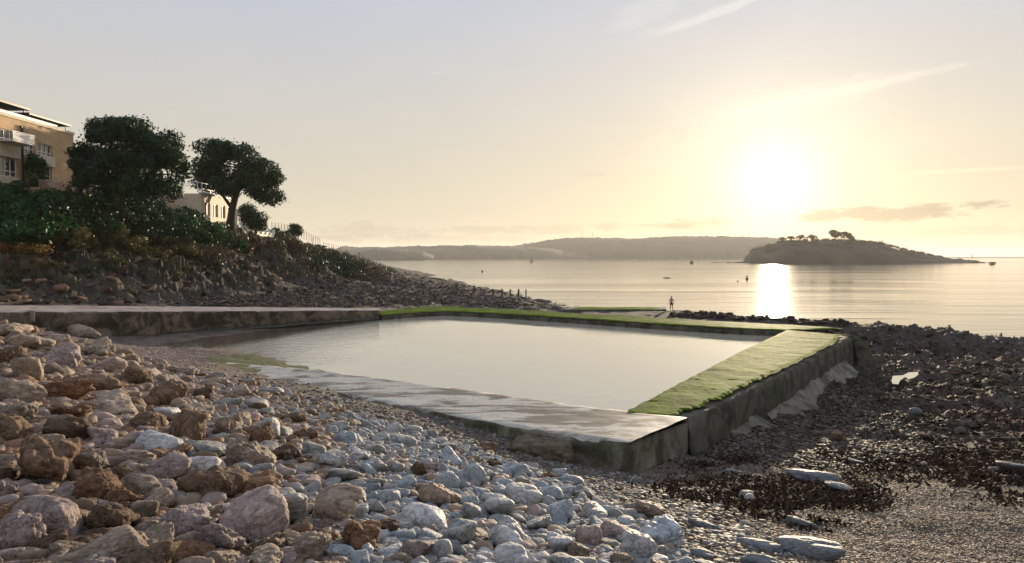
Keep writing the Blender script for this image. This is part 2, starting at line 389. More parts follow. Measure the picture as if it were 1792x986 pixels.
cp += [(-12, 50, -0.95), (-18, 53, -0.85), (-22, 51, -0.65), (0, 45, -1.5), (6, 36, -1.5), (12, 50, -1.5), (-5, 62, -1.5), (-9, 40, -0.8), (-80, 100, 14.5), (-75, 130, 13.5), (-90, 180, 12.5), (-110, 260, 12), (-140, 400, 8), (-150, 200, 15),
       (-70, 60, 14), (-60, 40, 8), (-110, 90, 16), (-35, 20, 3.2), (-18, 0, 3.6), (0, -6, 3.8), (12, 0, 2.9), (30, 5, 1.6), (55, 15, 0.2), (80, 40, -1.6), (62, 58, -2.6), (-60, -10, 7),
       (30, 108, -4.6), (60, 92, -5), (95, 62, -5), (52, 80, -4), (34, 88, -3.6), (44, 84, -3.9), (12, 118, -3.2), (14, 150, -4.5), (2, 225, -4.5), (-30, 300, -4.5), (-48, 400, -4.8), (-85, 500, -4.5), (100, 200, -8), (40, 300, -9), (-20, 600, -9),
       (-130, 600, -6), (150, 100, -7), (120, 20, -4), (200, 300, -12), (0, 900, -14), (-300, 700, -6), (-300, 300, 16), (300, 0, -8), (300, 600, -14)]
for px, py in ((965, 529), (905, 515), (840, 503), (770, 489), (712, 478)): cZ(px, py, -3.02)
for px, py in ((1000, 552), (1060, 557), (950, 540)): cp.append((*(atZ(px, 545, -1.9).xy), -2.0))
CP = np.array(cp)
def _rbf():
    n = len(CP); d = np.linalg.norm(CP[:, None, :2] - CP[None, :, :2], axis=2)
    A = np.zeros((n + 3, n + 3)); A[:n, :n] = d - np.eye(n) * 0.6
    A[:n, n] = 1; A[:n, n + 1:] = CP[:, :2] / 100; A[n, :n] = 1; A[n + 1:, :n] = CP[:, :2].T / 100
    return np.linalg.solve(A, np.concatenate([CP[:, 2], [0, 0, 0]]))
RW = _rbf()
def H0(x, y):
    x = np.atleast_1d(np.asarray(x, float)).ravel(); y = np.atleast_1d(np.asarray(y, float)).ravel(); out = np.empty_like(x)
    for i in range(0, len(x), 40000):
        X = x[i:i + 40000]; Y = y[i:i + 40000]
        d = np.sqrt((X[:, None] - CP[None, :, 0]) ** 2 + (Y[:, None] - CP[None, :, 1]) ** 2)
        out[i:i + 40000] = d @ RW[:len(CP)] + RW[len(CP)] + RW[-2] * X / 100 + RW[-1] * Y / 100
    return out
def hit(px, py, lift=0.0):
    """where rays through photo pixels meet the ground raised by lift (arrays)"""
    px = np.atleast_1d(np.asarray(px, float)); py = np.atleast_1d(np.asarray(py, float))
    c, s = math.cos(PITCH), math.sin(PITCH); u = (px - 896) / F; v = (493 - py) / F
    dx_, dy_, dz_ = u, c + v * s, v * c - s
    ts = np.geomspace(4, 600, 260); res = np.full(len(px), np.nan); prev = np.full(len(px), 4.0); done = np.zeros(len(px), bool)
    for tt in ts:
        g = CZ + dz_ * tt - H0(dx_ * tt, dy_ * tt) - lift
        new = (g < 0) & ~done; res[new] = tt; done |= new
        prev[~done] = tt
        if done.all(): break
    lo = prev.copy(); hi = np.where(np.isnan(res), 600, res)
    for _ in range(14):
        mid = (lo + hi) / 2; g = CZ + dz_ * mid - H0(dx_ * mid, dy_ * mid) - lift
        hi = np.where(g < 0, mid, hi); lo = np.where(g < 0, lo, mid)
    return dx_ * hi, dy_ * hi, CZ + dz_ * hi
def topix(x, y, z):
    c, s = math.cos(PITCH), math.sin(PITCH); zz = z - CZ
    f = y * c - zz * s; v = y * s + zz * c
    return 896 + F * x / f, 493 - F * v / f
def inpoly(px, py, poly):
    px = np.asarray(px, float); py = np.asarray(py, float); r = np.zeros(px.shape, bool); n = len(poly)
    for i in range(n):
        x1, y1 = poly[i]; x2, y2 = poly[(i + 1) % n]
        c = ((y1 > py) != (y2 > py)) & (px < (x2 - x1) * (py - y1) / ((y2 - y1) or 1e-9) + x1); r ^= c
    return r
def sst(a, b, x): t = np.clip((x - a) / (b - a), 0, 1); return t * t * (3 - 2 * t)

def detail(x, y, z):
    """ground relief on top of the smooth terrain; and a region weight set"""
    cliff = sst(0.9, 2.6, z) * sst(57, 65, y)                      # left hillside
    shore = sst(-0.5, -1.6, z) * sst(24, 34, y) * sst(4, 12, x - (y - 26) * 0.57)   # right foreshore
    back = sst(84, 96, y) * (1 - cliff)
    r = 0.05 * fbm(x * 0.9, y * 0.9, oct=3, seed=3)
    # tilted strata on the cliff
    s = x * 0.55 + y * 0.16 + z * 0.75
    ridg = 1 - np.abs(vnoise(s * 0.8 + 0.8 * fbm(x * .2, y * .2, oct=2, seed=9), (x - y) * 0.12, seed=11))
    sl = (x * 0.42 - y * 0.05 + z * 0.95) * 0.62 + 0.9 * fbm(x * .12, y * .12, oct=3, seed=61); fr = sl - np.floor(sl)
    sl2 = (x * 0.5 + z * 1.3) * 1.7 + 1.2 * fbm(x * .3, y * .3, oct=3, seed=62); fr2 = sl2 - np.floor(sl2)
    led = 1.15 * (fr ** 2 - 0.33) + 0.2 * (fr2 ** 2 - 0.33)
    r = r + cliff * (0.9 * fbm(x * 0.22, y * 0.22, oct=7, seed=21, gain=0.62) + 0.9 * (ridg - 0.6) + 0.5 * (0.4 - np.abs(fbm(x * 0.9, y * 0.9, oct=4, seed=23, gain=0.6))) + led)
    rg = 1 - np.abs(fbm(x * 0.28, y * 0.28, oct=5, seed=31, gain=0.58))
    s3 = (x * 0.5 + y * 0.35) * 0.45 + 0.8 * fbm(x * .15, y * .15, oct=3, seed=63); f3 = s3 - np.floor(s3)
    r = r + shore * (0.42 * (rg - 0.55) + 0.12 * fbm(x * 1.7, y * 1.7, oct=3, seed=35) + sst(36, 48, y) * (0.35 * (f3 ** 3 - .25) + 0.2 * (rg - .5)))
    r = r + back * 0.30 * fbm(x * 0.33, y * 0.33, oct=5, seed=41, gain=0.6)
    ridge2 = sst(60, 68, y) * sst(14, 22, x) * (1 - sst(96, 110, y))
    r = r + ridge2 * 0.2 * np.abs(fbm(x * 0.35, y * 0.35, oct=5, seed=44, gain=0.6))
    return r, cliff, shore, back
na, nr = 1150, 560
angs = np.concatenate([np.linspace(-100, -40, 90, endpoint=False), np.linspace(-40, 40, na), np.linspace(40, 100, 91)[1:]]) * math.pi / 180
rad = np.concatenate([np.geomspace(1.0, 6, 14, endpoint=False), np.geomspace(6, 160, 470, endpoint=False), np.geomspace(160, 900, nr - 470)])
A_, R_ = np.meshgrid(angs, rad); X = (R_ * np.sin(A_)).ravel(); Y = (R_ * np.cos(A_)).ravel()
Z = H0(X, Y); Dz, wc, ws, wb = detail(X, Y, Z); Zt = Z + Dz
# flatten under the pool water so no relief pokes through
inp = np.clip(1 - Zt, 0, 1) * 0
na_ = len(angs); nr_ = len(rad)
i0 = (np.arange(nr_ - 1)[:, None] * na_ + np.arange(na_ - 1)[None, :]).ravel()
FC = np.stack([i0, i0 + 1, i0 + 1 + na_, i0 + na_], 1)[:, ::-1]
# zone colours (real surface colour)
PX, PY = topix(X, Y, Zt)
n1 = fbm(X * 0.5, Y * 0.5, oct=4, seed=51); n2 = fbm(X * 2.2, Y * 2.2, oct=4, seed=52)
def mixc(a, b, w): return a * (1 - w[:, None]) + np.array(b)[None, :] * w[:, None]
colr = np.tile(np.array([0.13, 0.105, 0.08]), (len(X), 1))
colr = mixc(colr, (0.09, 0.055, 0.03), sst(-9, -14, X) * sst(46, 40, Y))                  # soil under the boulders
colr = mixc(colr, (0.075, 0.055, 0.042), sst(-1.0, -1.7, Zt) * sst(24, 32, Y))            # wet foreshore
colr = mixc(colr, (0.05, 0.04, 0.033), np.maximum(wb, sst(55, 60, Y) * sst(-14, -20, X)))
colr = mixc(colr, (0.032, 0.024, 0.017), wc)
colr = mixc(colr, (0.10, 0.062, 0.04), wc * sst(0.1, 0.7, fbm(X * 0.25 + Zt * .8, Y * 0.1 , oct=4, seed=71)) * 0.75 * sst(140, 100, Y))
colr = mixc(colr, (0.055, 0.065, 0.025), wc * sst(0.0, 0.5, n2) * 0.6)
colr = mixc(colr, (0.045, 0.035, 0.028), sst(52, 62, Y) * sst(0, 6, X))
weed = sst(0.0, 0.35, n1 + 0.3 * n2) * sst(-0.7, -1.1, Zt) * sst(8, 14, X) * sst(60, 30, Y)
colr = mixc(colr, (0.05, 0.018, 0.01), weed * 0.8)
# algae tongue at the shallow end of the pool
alg = inpoly(PX, PY, [(352, 628), (400, 622), (440, 618), (490, 634), (560, 646), (610, 652), (540, 662), (440, 652)]) & (Y > 25) & (Y < 60)
colr = mixc(colr, (0.07, 0.095, 0.015), alg.astype(float) * 0.8)
wetpool = inpoly(PX, PY, [(200, 600), (700, 545), (700, 640), (500, 664), (380, 662), (240, 640)]) & ~alg & (Y > 25) & (Y < 70)
colr = mixc(colr, (0.16, 0.115, 0.085), wetpool.astype(float) * 0.8)
colr *= (1 + 0.25 * n2)[:, None]
def ground_mat():
    m, t, p = new_mat('ground'); P = pos(t)
    a = t.add('ShaderNodeAttribute', attribute_name='col'); w = t.add('ShaderNodeAttribute', attribute_name='wet')
    n = t.noise(P, 6, 6, 0.7); v = t.add('ShaderNodeTexVoronoi'); t.l.new(P, v.inputs['Vector']); v.inputs['Scale'].default_value = 11.0
    c = t.mix(t.mapr(n, 0.3, 0.75, 0, 0.7), a.outputs['Color'], t.mix(1.0, a.outputs['Color'], (0.4, 0.38, 0.36), 'MULTIPLY'))
    c = t.mix(t.math('MULTIPLY', t.mapr(v.outputs['Distance'], 0.1, 0.6), 0.5), c, t.mix(1.0, a.outputs['Color'], (1.5, 1.5, 1.5), 'MULTIPLY'))
    t.l.new(c, p.inputs['Base Color']); t.l.new(t.mapr(w.outputs['Fac'], 0, 1, 0.9, 0.78, False), p.inputs['Roughness'])
    n3 = t.noise(P, 1.1, 7, 0.72, 0.6); c = t.mix(t.mapr(n3, 0.45, 0.62, 0.0, 0.6), c, t.mix(1.0, c, (0.35, 0.33, 0.30), 'MULTIPLY')); t.l.new(c, p.inputs['Base Color'])
    h = t.math('ADD', n, t.math('MULTIPLY', v.outputs['Distance'], -0.8)); h = t.math('ADD', h, t.math('MULTIPLY', n3, 3.0)); bump(t, p, h, 0.9, 0.09); return m
M_ground = ground_mat()
ground = mesh_np('ground', np.stack([X, Y, Zt], 1), FC, M_ground, attr={'col': np.clip(colr, 0.005, 1), 'wet': np.clip(ws + wb * 0.5 + wetpool, 0, 1)})
tag(ground, kind='structure')
def HT(x, y):
    x = np.atleast_1d(np.asarray(x, float)); y = np.atleast_1d(np.asarray(y, float)); z = H0(x, y); return z + detail(x, y, z)[0]

# ------------------------------------------------------------------ water
def water_mat(name, deep, specs, rough, ior=1.333):
    m, t, p = new_mat(name); P = pos(t)
    p.inputs['Base Color'].default_value = (*deep, 1); p.inputs['Roughness'].default_value = rough
    p.inputs['IOR'].default_value = ior; p.inputs['Specular IOR Level'].default_value = 0.5
    h = None
    for sc, sx, rz, amp, det in specs:
        mp = t.add('ShaderNodeMapping'); t.l.new(P, mp.inputs[0]); mp.inputs['Rotation'].default_value = (0, 0, R(rz)); mp.inputs['Scale'].default_value = (sx, 1, 1)
        n = t.math('MULTIPLY', t.noise(mp.outputs[0], sc, det, 0.55, 0.3), amp)
        h = n if h is None else t.math('ADD', h, n)
    return m, t, p, h
M_sea, t_, p_, h_ = water_mat('sea_water', (0.030, 0.036, 0.034), [(1.1, 0.35, 12, 0.11, 3), (0.25, 0.22, -8, 0.40, 3), (0.05, 0.2, 9, 0.35, 4), (4.0, 0.4, 20, 0.035, 3)], 0.072, 1.75)
# calm and ruffled lanes
mpl = t_.add('ShaderNodeMapping'); t_.l.new(pos(t_), mpl.inputs[0]); mpl.inputs['Scale'].default_value = (0.12, 1, 1)
lane = t_.mapr(t_.noise(mpl.outputs[0], 0.022, 4, 0.6, 0.3), 0.40, 0.60, 0.3, 1.1)
bump(t_, p_, t_.math('MULTIPLY', h_, lane), 1.0, 0.31)
def sheet(name, xs, ys, z, mat):
    xs = np.array(xs, float); ys = np.array(ys, float); gx, gy = np.meshgrid(xs, ys)
    V = np.stack([gx.ravel(), gy.ravel(), np.full(gx.size, z)], 1); n = len(xs)
    i = (np.arange(len(ys) - 1)[:, None] * n + np.arange(n - 1)[None, :]).ravel()
    return mesh_np(name, V, np.stack([i, i + 1, i + 1 + n, i + n], 1), mat, smooth=False)
sea = sheet('sea_water', [-14500, -2000, -200, 0, 200, 2000, 14500], [-300, 0, 100, 300, 1000, 4000, 16000], SEA, M_sea)
# cut nothing: the sea sheet is simply below the land
tag(sea, kind='structure')
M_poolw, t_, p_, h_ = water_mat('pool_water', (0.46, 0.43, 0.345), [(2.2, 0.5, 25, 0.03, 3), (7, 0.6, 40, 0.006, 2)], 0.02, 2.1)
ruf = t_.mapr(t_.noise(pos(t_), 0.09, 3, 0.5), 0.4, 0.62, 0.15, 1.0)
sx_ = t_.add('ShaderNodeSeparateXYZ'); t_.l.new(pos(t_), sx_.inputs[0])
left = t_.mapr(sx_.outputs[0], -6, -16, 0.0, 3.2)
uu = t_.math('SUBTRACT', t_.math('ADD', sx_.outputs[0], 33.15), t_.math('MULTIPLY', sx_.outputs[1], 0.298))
t_.l.new(t_.mix(t_.mapr(t_.math('ADD', uu, t_.math('MULTIPLY', t_.noise(pos(t_), .8, 4, .6), 1.2)), -0.9, 1.6), (0.10, 0.072, 0.048), (0.52, 0.49, 0.39)), p_.inputs['Base Color'])  # brown shallows plus the sea wall's dark reflection painted into the water colour
bump(t_, p_, t_.math('MULTIPLY', h_, t_.math('ADD', ruf, left)), 1.0, 0.5)

# pool outline (world metres) from the surveyed corners
C_in = atZ(1095, 722, 0); B_in = atZ(1378, 578, 0); A_in = atZ(780, 544, 0); L_in = atZ(668, 550, 0)
D_in = atZ(560, 648, 0)
poly = [C_in.xy, B_in.xy, A_in.xy, L_in.xy, Vector((-26.5, 47.5)), Vector((-26.5, 38.5)), Vector((-16.5, 36.5)), D_in.xy + Vector((-2, 0.4)), D_in.xy]
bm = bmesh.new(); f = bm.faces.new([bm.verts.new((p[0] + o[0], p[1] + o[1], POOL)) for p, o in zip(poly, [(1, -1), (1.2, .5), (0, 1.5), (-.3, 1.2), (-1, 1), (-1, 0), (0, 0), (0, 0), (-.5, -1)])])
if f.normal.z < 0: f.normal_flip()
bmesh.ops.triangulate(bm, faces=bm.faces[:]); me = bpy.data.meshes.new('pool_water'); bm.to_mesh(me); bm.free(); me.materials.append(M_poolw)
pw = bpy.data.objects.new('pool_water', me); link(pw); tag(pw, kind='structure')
for v in me.polygons:
    pass

# ------------------------------------------------------------------ walls of the pool
def resample(pts, step):
    pts = [Vector(p) for p in pts]; out = []
    for a, b in zip(pts, pts[1:]):
        n = max(1, int((b - a).length / step))
        out += [a.lerp(b, i / n) for i in range(n)]
    return out + [pts[-1]]
def strip_wall(name, inner, outer, zb_in, zb_out, mat_top, mat_side, parent, step=0.25, nt=14, rough=0.03, batter=0.0, edge=0.05, seed=1, ns=9, chips=0.0):
    """solid wall: inner/outer top edges (3-D polylines of equal count) swept down to zb; worn edges"""
    n = max(8, int(sum((Vector(b) - Vector(a)).length for a, b in zip(inner, inner[1:])) / step))
    def samp(pts):
        pts = [Vector(p) for p in pts]; k = len(pts) - 1; out = []
        for i in range(n + 1):
            u = i / n * k; j = min(int(u), k - 1); out.append(pts[j].lerp(pts[j + 1], u - j))
        return np.array(out)
    I = samp(inner); O = samp(outer)
    zi = np.broadcast_to(zb_in, n + 1) if np.isscalar(zb_in) else np.interp(np.linspace(0, 1, n + 1), np.linspace(0, 1, len(zb_in)), zb_in)
    zo = np.broadcast_to(zb_out, n + 1) if np.isscalar(zb_out) else np.interp(np.linspace(0, 1, n + 1), np.linspace(0, 1, len(zb_out)), zb_out)
    dirv = O - I; dirv[:, 2] = 0; dirv /= np.linalg.norm(dirv, axis=1)[:, None]
    rows = []
    for k in range(ns): # inner face bottom->top
        s = k / ns; P = I.copy(); P[:, 2] = zi + (I[:, 2] - zi) * s; P -= dirv * 0.0; rows.append((P, 's'))
    for k in range(nt + 1):
        s = k / nt; P = I + (O - I) * s; rows.append((P, 't' if 0 < k < nt else 'e'))
    for k in range(1, ns + 1):
        s = 1 - k / ns; P = O.copy(); P[:, 2] = zo + (O[:, 2] - zo) * s; P = P + dirv * batter * (1 - s); rows.append((P, 'o'))
    V = np.stack([r[0] for r in rows], 1)   # (n+1, rows, 3)
    sh = V.shape; v = V.reshape(-1, 3)
    n_a = fbm(v[:, 0] * 1.3, v[:, 1] * 1.3, v[:, 2] * 2, oct=4, seed=seed); n_b = fbm(v[:, 0] * 1.3, v[:, 1] * 1.3, v[:, 2] * 2, oct=4, seed=seed + 5)
    kinds = np.array([r[1] for r in rows]); kk = np.tile(kinds, n + 1)
    dd = np.repeat(dirv, sh[1], 0)
    v = v.copy()
    side = (kk == 's') | (kk == 'o') | (kk == 'e')
    v[:, :2] += dd[:, :2] * (n_a * rough * 1.4 * side)[:, None]
    v[:, 2] += np.where(kk == 't', n_b * rough * 0.4, 0)
    ed = kk == 'e'; v[:, 2] -= np.where(ed, edge * (0.3 + np.clip(n_b, 0, 1) * 1.5) + chips * np.clip(n_a - 0.35, 0, 1), 0)
    v[:, :2] += dd[:, :2] * np.where(ed & (np.tile(np.arange(sh[1]), n + 1) > ns + 2), -chips * np.clip(n_a - 0.2, 0, 1), 0)[:, None]
    nc = sh[1]
    i = (np.arange(n)[:, None] * nc + np.arange(nc - 1)[None, :]).ravel()
    Fq = np.stack([i, i + nc, i + nc + 1, i + 1], 1)
    # end caps: side quads between inner/outer columns
    caps = []
    for e in (0, n):
        base = e * nc; lo, hi = 0, nc - 1
        m_ = ns
        for k in range(ns): # pair inner row k with outer row (nc-1-k)
            q = [base + k, base + k + 1, base + nc - 2 - k, base + nc - 1 - k]; caps.append(q if e else q[::-1])
    Fq = np.concatenate([Fq, np.array(caps)])
    o = mesh_np(name, v, Fq[:, ::-1], mat_top, smooth=False)
    me = o.data; me.materials.append(mat_side)
    colidx = np.zeros(len(me.polygons), np.int32)
    tmp = np.tile(np.arange(nc - 1), n); sidef = (tmp < ns) | (tmp >= ns + nt)
    colidx[:len(tmp)] = sidef.astype(int); colidx[len(tmp):] = 1
    if len(colidx) == len(me.polygons): me.polygons.foreach_set('material_index', colidx)
    me.update()
    if parent is not None: o.parent = parent; rel(o, parent)
    return o
def moss_strip(name, inner, outer, parent, z=0.02, step=0.12, nt=40, jag=0.5, inset=0.03, seed=5, far_inset=0.25, thick=0.05, ow=1.0):
    L = sum((Vector(b) - Vector(a)).length for a, b in zip(inner, inner[1:])); n = int(L / step)
    def samp(pts):
        pts = [Vector(p) for p in pts]; k = len(pts) - 1; out = []
        for i in range(n + 1):
            u = i / n * k; j = min(int(u), k - 1); out.append(pts[j].lerp(pts[j + 1], u - j))
        return np.array(out)
    I = samp(inner); O = samp(outer); s = np.arange(n + 1) * L / n
    w = np.linalg.norm(O - I, axis=1)
    a = (inset + 0.04 * fbm(s * 1.5, s * 0, oct=3, seed=seed)) / w
    stepn = np.round(fbm(s * 0.45, s * 0 + 3, oct=3, seed=seed + 1) * 2.2) / 2.2
    b = 1 - (far_inset + jag * (0.35 + 0.35 * stepn) + 0.05 * fbm(s * 3, s * 0, oct=3, seed=seed + 2)) / w
    T = np.linspace(0, 1, nt + 1)
    tt = a[:, None] + (b - a)[:, None] * T[None, :]
    V = I[:, None, :] + (O - I)[:, None, :] * tt[:, :, None]
    v = V.reshape(-1, 3).copy()
    edgew = np.tile(np.minimum(1, np.minimum(T, 1 - T) * 14), n + 1) * np.repeat(np.minimum(1, np.minimum(np.arange(n + 1), n - np.arange(n + 1)) / 4.0), nt + 1)
    nz = fbm(v[:, 0] * 4, v[:, 1] * 4, oct=3, seed=seed + 3) * 0.008 + fbm(v[:, 0] * 0.8, v[:, 1] * 0.8, oct=2, seed=seed + 4) * 0.02
    v[:, 2] += z - 0.03 + (thick + nz) * edgew
    m = nt + 1; i = (np.arange(n)[:, None] * m + np.arange(nt)[None, :]).ravel()
    o = mesh_np(name, v, np.stack([i, i + 1, i + 1 + m, i + m], 1), M_moss, parent=None)
    if parent is not None: o.parent = parent; rel(o, parent)
    return o
# near promenade
near = empty('promenade_slab', atZ(700, 690, 0), 'low grey concrete promenade with dry pale patches along the near side of the pool', 'pool wall', 'walls around the tidal pool')
C_out = atZ(1100, 775, 0); CR = atZ(1203, 732, 0)
near_in = [C_in + (CR - C_in) * 0.93, C_in, atZ(830, 684, 0), D_in, atZ(470, 640, -0.12), atZ(400, 632, -0.3)]
near_out = [CR, C_out, atZ(850, 736, 0), atZ(600, 690, 0), atZ(470, 665, -0.05), atZ(380, 650, -0.2)]
# split: straight run and corner block share one solid
CRx = CR + (B_in - C_in).normalized() * 0.25
run_in = [CRx, C_in + (B_in - C_in).normalized() * 0.25, atZ(960, 702, 0), atZ(830, 684, 0), atZ(700, 666.5, 0), D_in, atZ(470, 640, -0.14), atZ(400, 634, -0.34)]
run_out = [C_out, C_out.lerp(atZ(960, 760, 0), 0.08), atZ(960, 757, 0), atZ(850, 737, 0), atZ(700, 709, 0), atZ(580, 686, 0), atZ(470, 664, -0.08), atZ(370, 648, -0.25)]
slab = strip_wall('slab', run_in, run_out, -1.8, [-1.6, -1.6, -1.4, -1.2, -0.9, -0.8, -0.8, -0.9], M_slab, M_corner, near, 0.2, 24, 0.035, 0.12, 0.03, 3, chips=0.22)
# mossy right wall
right = empty('mossy_pool_wall', atZ(1300, 650, 0), 'thick pool wall running away on the right, bright green moss on top', 'pool wall', 'walls around the tidal pool')
r_in = [C_in, atZ(1200, 666, 0), atZ(1300, 614, 0), B_in]
r_out = [CR + Vector((0.1, 0.1, 0)), atZ(1300, 688, -0.06), atZ(1400, 636, -0.05), atZ(1492, 588, 0)]
r_out = [CR + Vector((0.05, 0.1, -0.12)), atZ(1290, 696, -0.12), atZ(1380, 652, -0.12), atZ(1492, 590, -0.08)]
r_in_ = [C_in + Vector((0, 0, -0.08)), atZ(1200, 666, -0.08), atZ(1300, 614, -0.08), B_in + Vector((0, 0, -0.08))]
wall_r = strip_wall('wall_body', r_in_, r_out, -1.9, [-2.0, -2.6, -3.2, -3.4], M_wallside, M_wallside, right, 0.2, 14, 0.05, 0.25, 0.06, 12, chips=0.15)
moss_strip('moss', r_in, [p + Vector((0, 0, 0.08)) for p in r_out], right, 0.035, 0.1, 46, 0.7, -0.02, 21, 0.30, 0.045)
# pale footing apron under that wall
M_apron = concrete_mat('apron_concrete', (0.20, 0.18, 0.15), (0.07, 0.06, 0.045), 0.6, wetmix=(0.42, 0.6), green=0.4, spec=0.15)
def apron(pA, pB, w, za, zb, name, parent):
    d = (pB - pA).normalized(); nrm_ = Vector((d.y, -d.x, 0))
    n, k = 60, 10; V = []
    for i in range(n + 1):
        for j in range(k + 1):
            p = pA.lerp(pB, i / n) + nrm_ * (w * (0.8 + 0.3 * math.sin(i * 0.13)) * j / k)
            V.append((p.x, p.y, za + (zb - za) * (j / k)))
    V = np.array(V); V[:, 2] += 0.10 * fbm(V[:, 0] * 0.5, V[:, 1] * 0.5, oct=5, seed=66)
    i = (np.arange(n)[:, None] * (k + 1) + np.arange(k)[None, :]).ravel()
    o = mesh_np(name, V, np.stack([i, i + 1, i + k + 2, i + k + 1], 1)[:, ::-1], M_apron); o.parent = parent; rel(o, parent); return o
a0 = atZ(1345, 700, -1.2); a1 = atZ(1478, 622, -1.2)
dr = (r_out[3] - r_out[0]).normalized(); nr2 = Vector((dr.y, -dr.x, 0))
apron(r_out[0] + dr * 9 + nr2 * 0.1, r_out[3] - dr * 4 + nr2 * 0.15, 1.5, -1.25, -2.5, 'footing', right)
apron(r_out[0] + dr * 4.2 + nr2 * 0.1, r_out[0] + dr * 7.5 + nr2 * 0.15, 1.0, -1.2, -1.75, 'footing', right)
# far wall
far = empty('mossy_pool_wall', atZ(1050, 553, 0), 'long low pool wall across the far side, thin green mossy top', 'pool wall', 'walls around the tidal pool')
f_in = [B_in, atZ(1300, 575, 0), atZ(1200, 569.5, 0), atZ(1100, 563, 0), atZ(1000, 556.5, 0), atZ(900, 550, 0), A_in]
f_out = [atZ(1478, 574.5, 0), atZ(1400, 568.5, 0), atZ(1290, 563.5, 0), atZ(1170, 557, 0), atZ(1040, 549.5, 0), atZ(910, 542, 0), atZ(780, 535.8, 0)]
dn = Vector((0, 0, -0.06))
strip_wall('wall_body', [p + dn for p in f_in], [p + dn for p in f_out], -1.9, -3.2, M_wallside, M_wallside, far, 0.3, 12, 0.05, 0.1, 0.05, 14, chips=0.1)
moss_strip('moss', f_in, f_out, far, 0.0, 0.2, 26, 0.5, -0.02, 31, 0.05, 0.06)
f2i = [A_in, atZ(725, 547, 0), atZ(668, 551.5, 0)]; f2o = [atZ(780, 535.8, 0), atZ(715, 539, 0), atZ(660, 545, 0)]
strip_wall('wall_body', [p + dn for p in f2i], [p + dn for p in f2o], -1.9, -3.0, M_wallside, M_wallside, far, 0.3, 12, 0.05, 0.1, 0.05, 15, chips=0.1)
moss_strip('moss', f2i, f2o, far, 0.0, 0.2, 26, 0.4, -0.02, 41, 0.05, 0.06)
# outer end block at the far right corner
eb = empty('concrete_block', atZ(1500, 600, -0.5), 'sloping worn concrete block leaning on the far right pool corner', 'block')
e0 = atY(1484, 586, 52.5); e1 = atY(1512, 606, 52.5); 
b = MB(); P0 = [r_out[3] + Vector((0, 0.0, 0)), r_out[3] + Vector((1.1, 0.5, -0.9)), r_out[3] + Vector((1.9, 2.6, -1.6)), r_out[3] + Vector((0.6, 5.2, -0.4))]
def hull_obj(name, pts, mat, parent=None, sub=3, disp=0.06, seed=0, freq=1.5):
    bm = bmesh.new(); [bm.verts.new(p) for p in pts]; r = bmesh.ops.convex_hull(bm, input=bm.verts)
    bmesh.ops.delete(bm, geom=[e for e in r['geom_interior'] if isinstance(e, bmesh.types.BMVert)], context='VERTS')
    bmesh.ops.bevel(bm, geom=bm.edges[:], offset=0.05, segments=1, affect='EDGES')
    bmesh.ops.triangulate(bm, faces=bm.faces[:])
    for _ in range(sub): bmesh.ops.subdivide_edges(bm, edges=[e for e in bm.edges if e.calc_length() > 0.12], cuts=1); bmesh.ops.triangulate(bm, faces=bm.faces[:])
    bm.normal_update(); co_ = np.array([v.co[:] for v in bm.verts]); n_ = fbm(co_[:, 0] * freq, co_[:, 1] * freq, co_[:, 2] * freq, oct=5, seed=seed, gain=.6)
    for v, d in zip(bm.verts, n_): v.co += v.normal * float(d) * disp
    me = bpy.data.meshes.new(name); bm.to_mesh(me); bm.free(); me.materials.append(mat)
    for p in me.polygons: p.use_smooth = True
    o = bpy.data.objects.new(name, me); link(o, parent)
    if parent is not None: rel(o, parent)
    return o
Q = r_out[3]
hull_obj('block_body', [Q + Vector(v) for v in ((0.02, 0.2, 0.05), (0.9, -.1, -.5), (2.2, 0.6, -2.4), (0.4, -.3, -2.4), (0.5, 5.5, 0.0), (1.5, 5.0, -.6), (2.6, 5.0, -2.4), (0, 5.5, -2.4))], M_wallside, eb, 3, 0.08, 4)
# left sea wall with walkway
bank = empty('sea_wall', atY(350, 560, 60), 'tall brown stained sea wall with pale walkway on top, left of the pool', 'sea wall')
bi, bo, zb = [], [], []
for px, Yi, Yo, pyi, pyo in ((-420, 33, 42, 553, 535), (-150, 41, 48, 549, 536.5), (60, 47, 53.5, 546, 537), (200, 51, 57, 545.5, 537), (350, 57, 62.5, 545, 537.5), (500, 63, 67, 544.2, 539), (600, 67, 70, 543.5, 540.5), (664, 70, 72.5, 543.2, 541.5)):
    a_ = atY(px, pyi, Yi); b_ = atY(px, pyo, Yo); b_.z = a_.z + 0.0 if abs(b_.z - a_.z) < 0.8 else b_.z
    bi.append(a_); bo.append(Vector((b_.x, b_.y, a_.z)))
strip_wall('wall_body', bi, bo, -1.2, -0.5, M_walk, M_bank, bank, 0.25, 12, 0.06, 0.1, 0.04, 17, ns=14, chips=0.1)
# weed fringe at the wall foot
def rope(pts, r, mat, name, parent, seed=0):
    P = resample(pts, 0.25); n = len(P); V = []; k = 8
    for i, p in enumerate(P):
        rr = r * (0.7 + 0.6 * abs(float(vnoise(i * 0.35, 0.0, seed=seed))))
        for j in range(k):
            a = 2 * math.pi * j / k; V.append((p.x + rr * 0.8 * math.cos(a), p.y - rr * 0.6 * math.cos(a), p.z + rr * math.sin(a)))
    V = np.array(V); V += 0.07 * np.stack([fbm(V[:, 0] * 3, V[:, 1] * 3, V[:, 2] * 3, oct=3, seed=s) for s in (1, 2, 3)], 1)
    i = (np.arange(n - 1)[:, None] * k + np.arange(k)[None, :]); j = (i // k) * k + (i + 1) % k
    Fq = np.stack([i.ravel(), j.ravel(), j.ravel() + k, i.ravel() + k], 1)
    o = mesh_np(name, V, Fq, mat)
    if parent is not None: o.parent = parent; rel(o, parent)
    return o
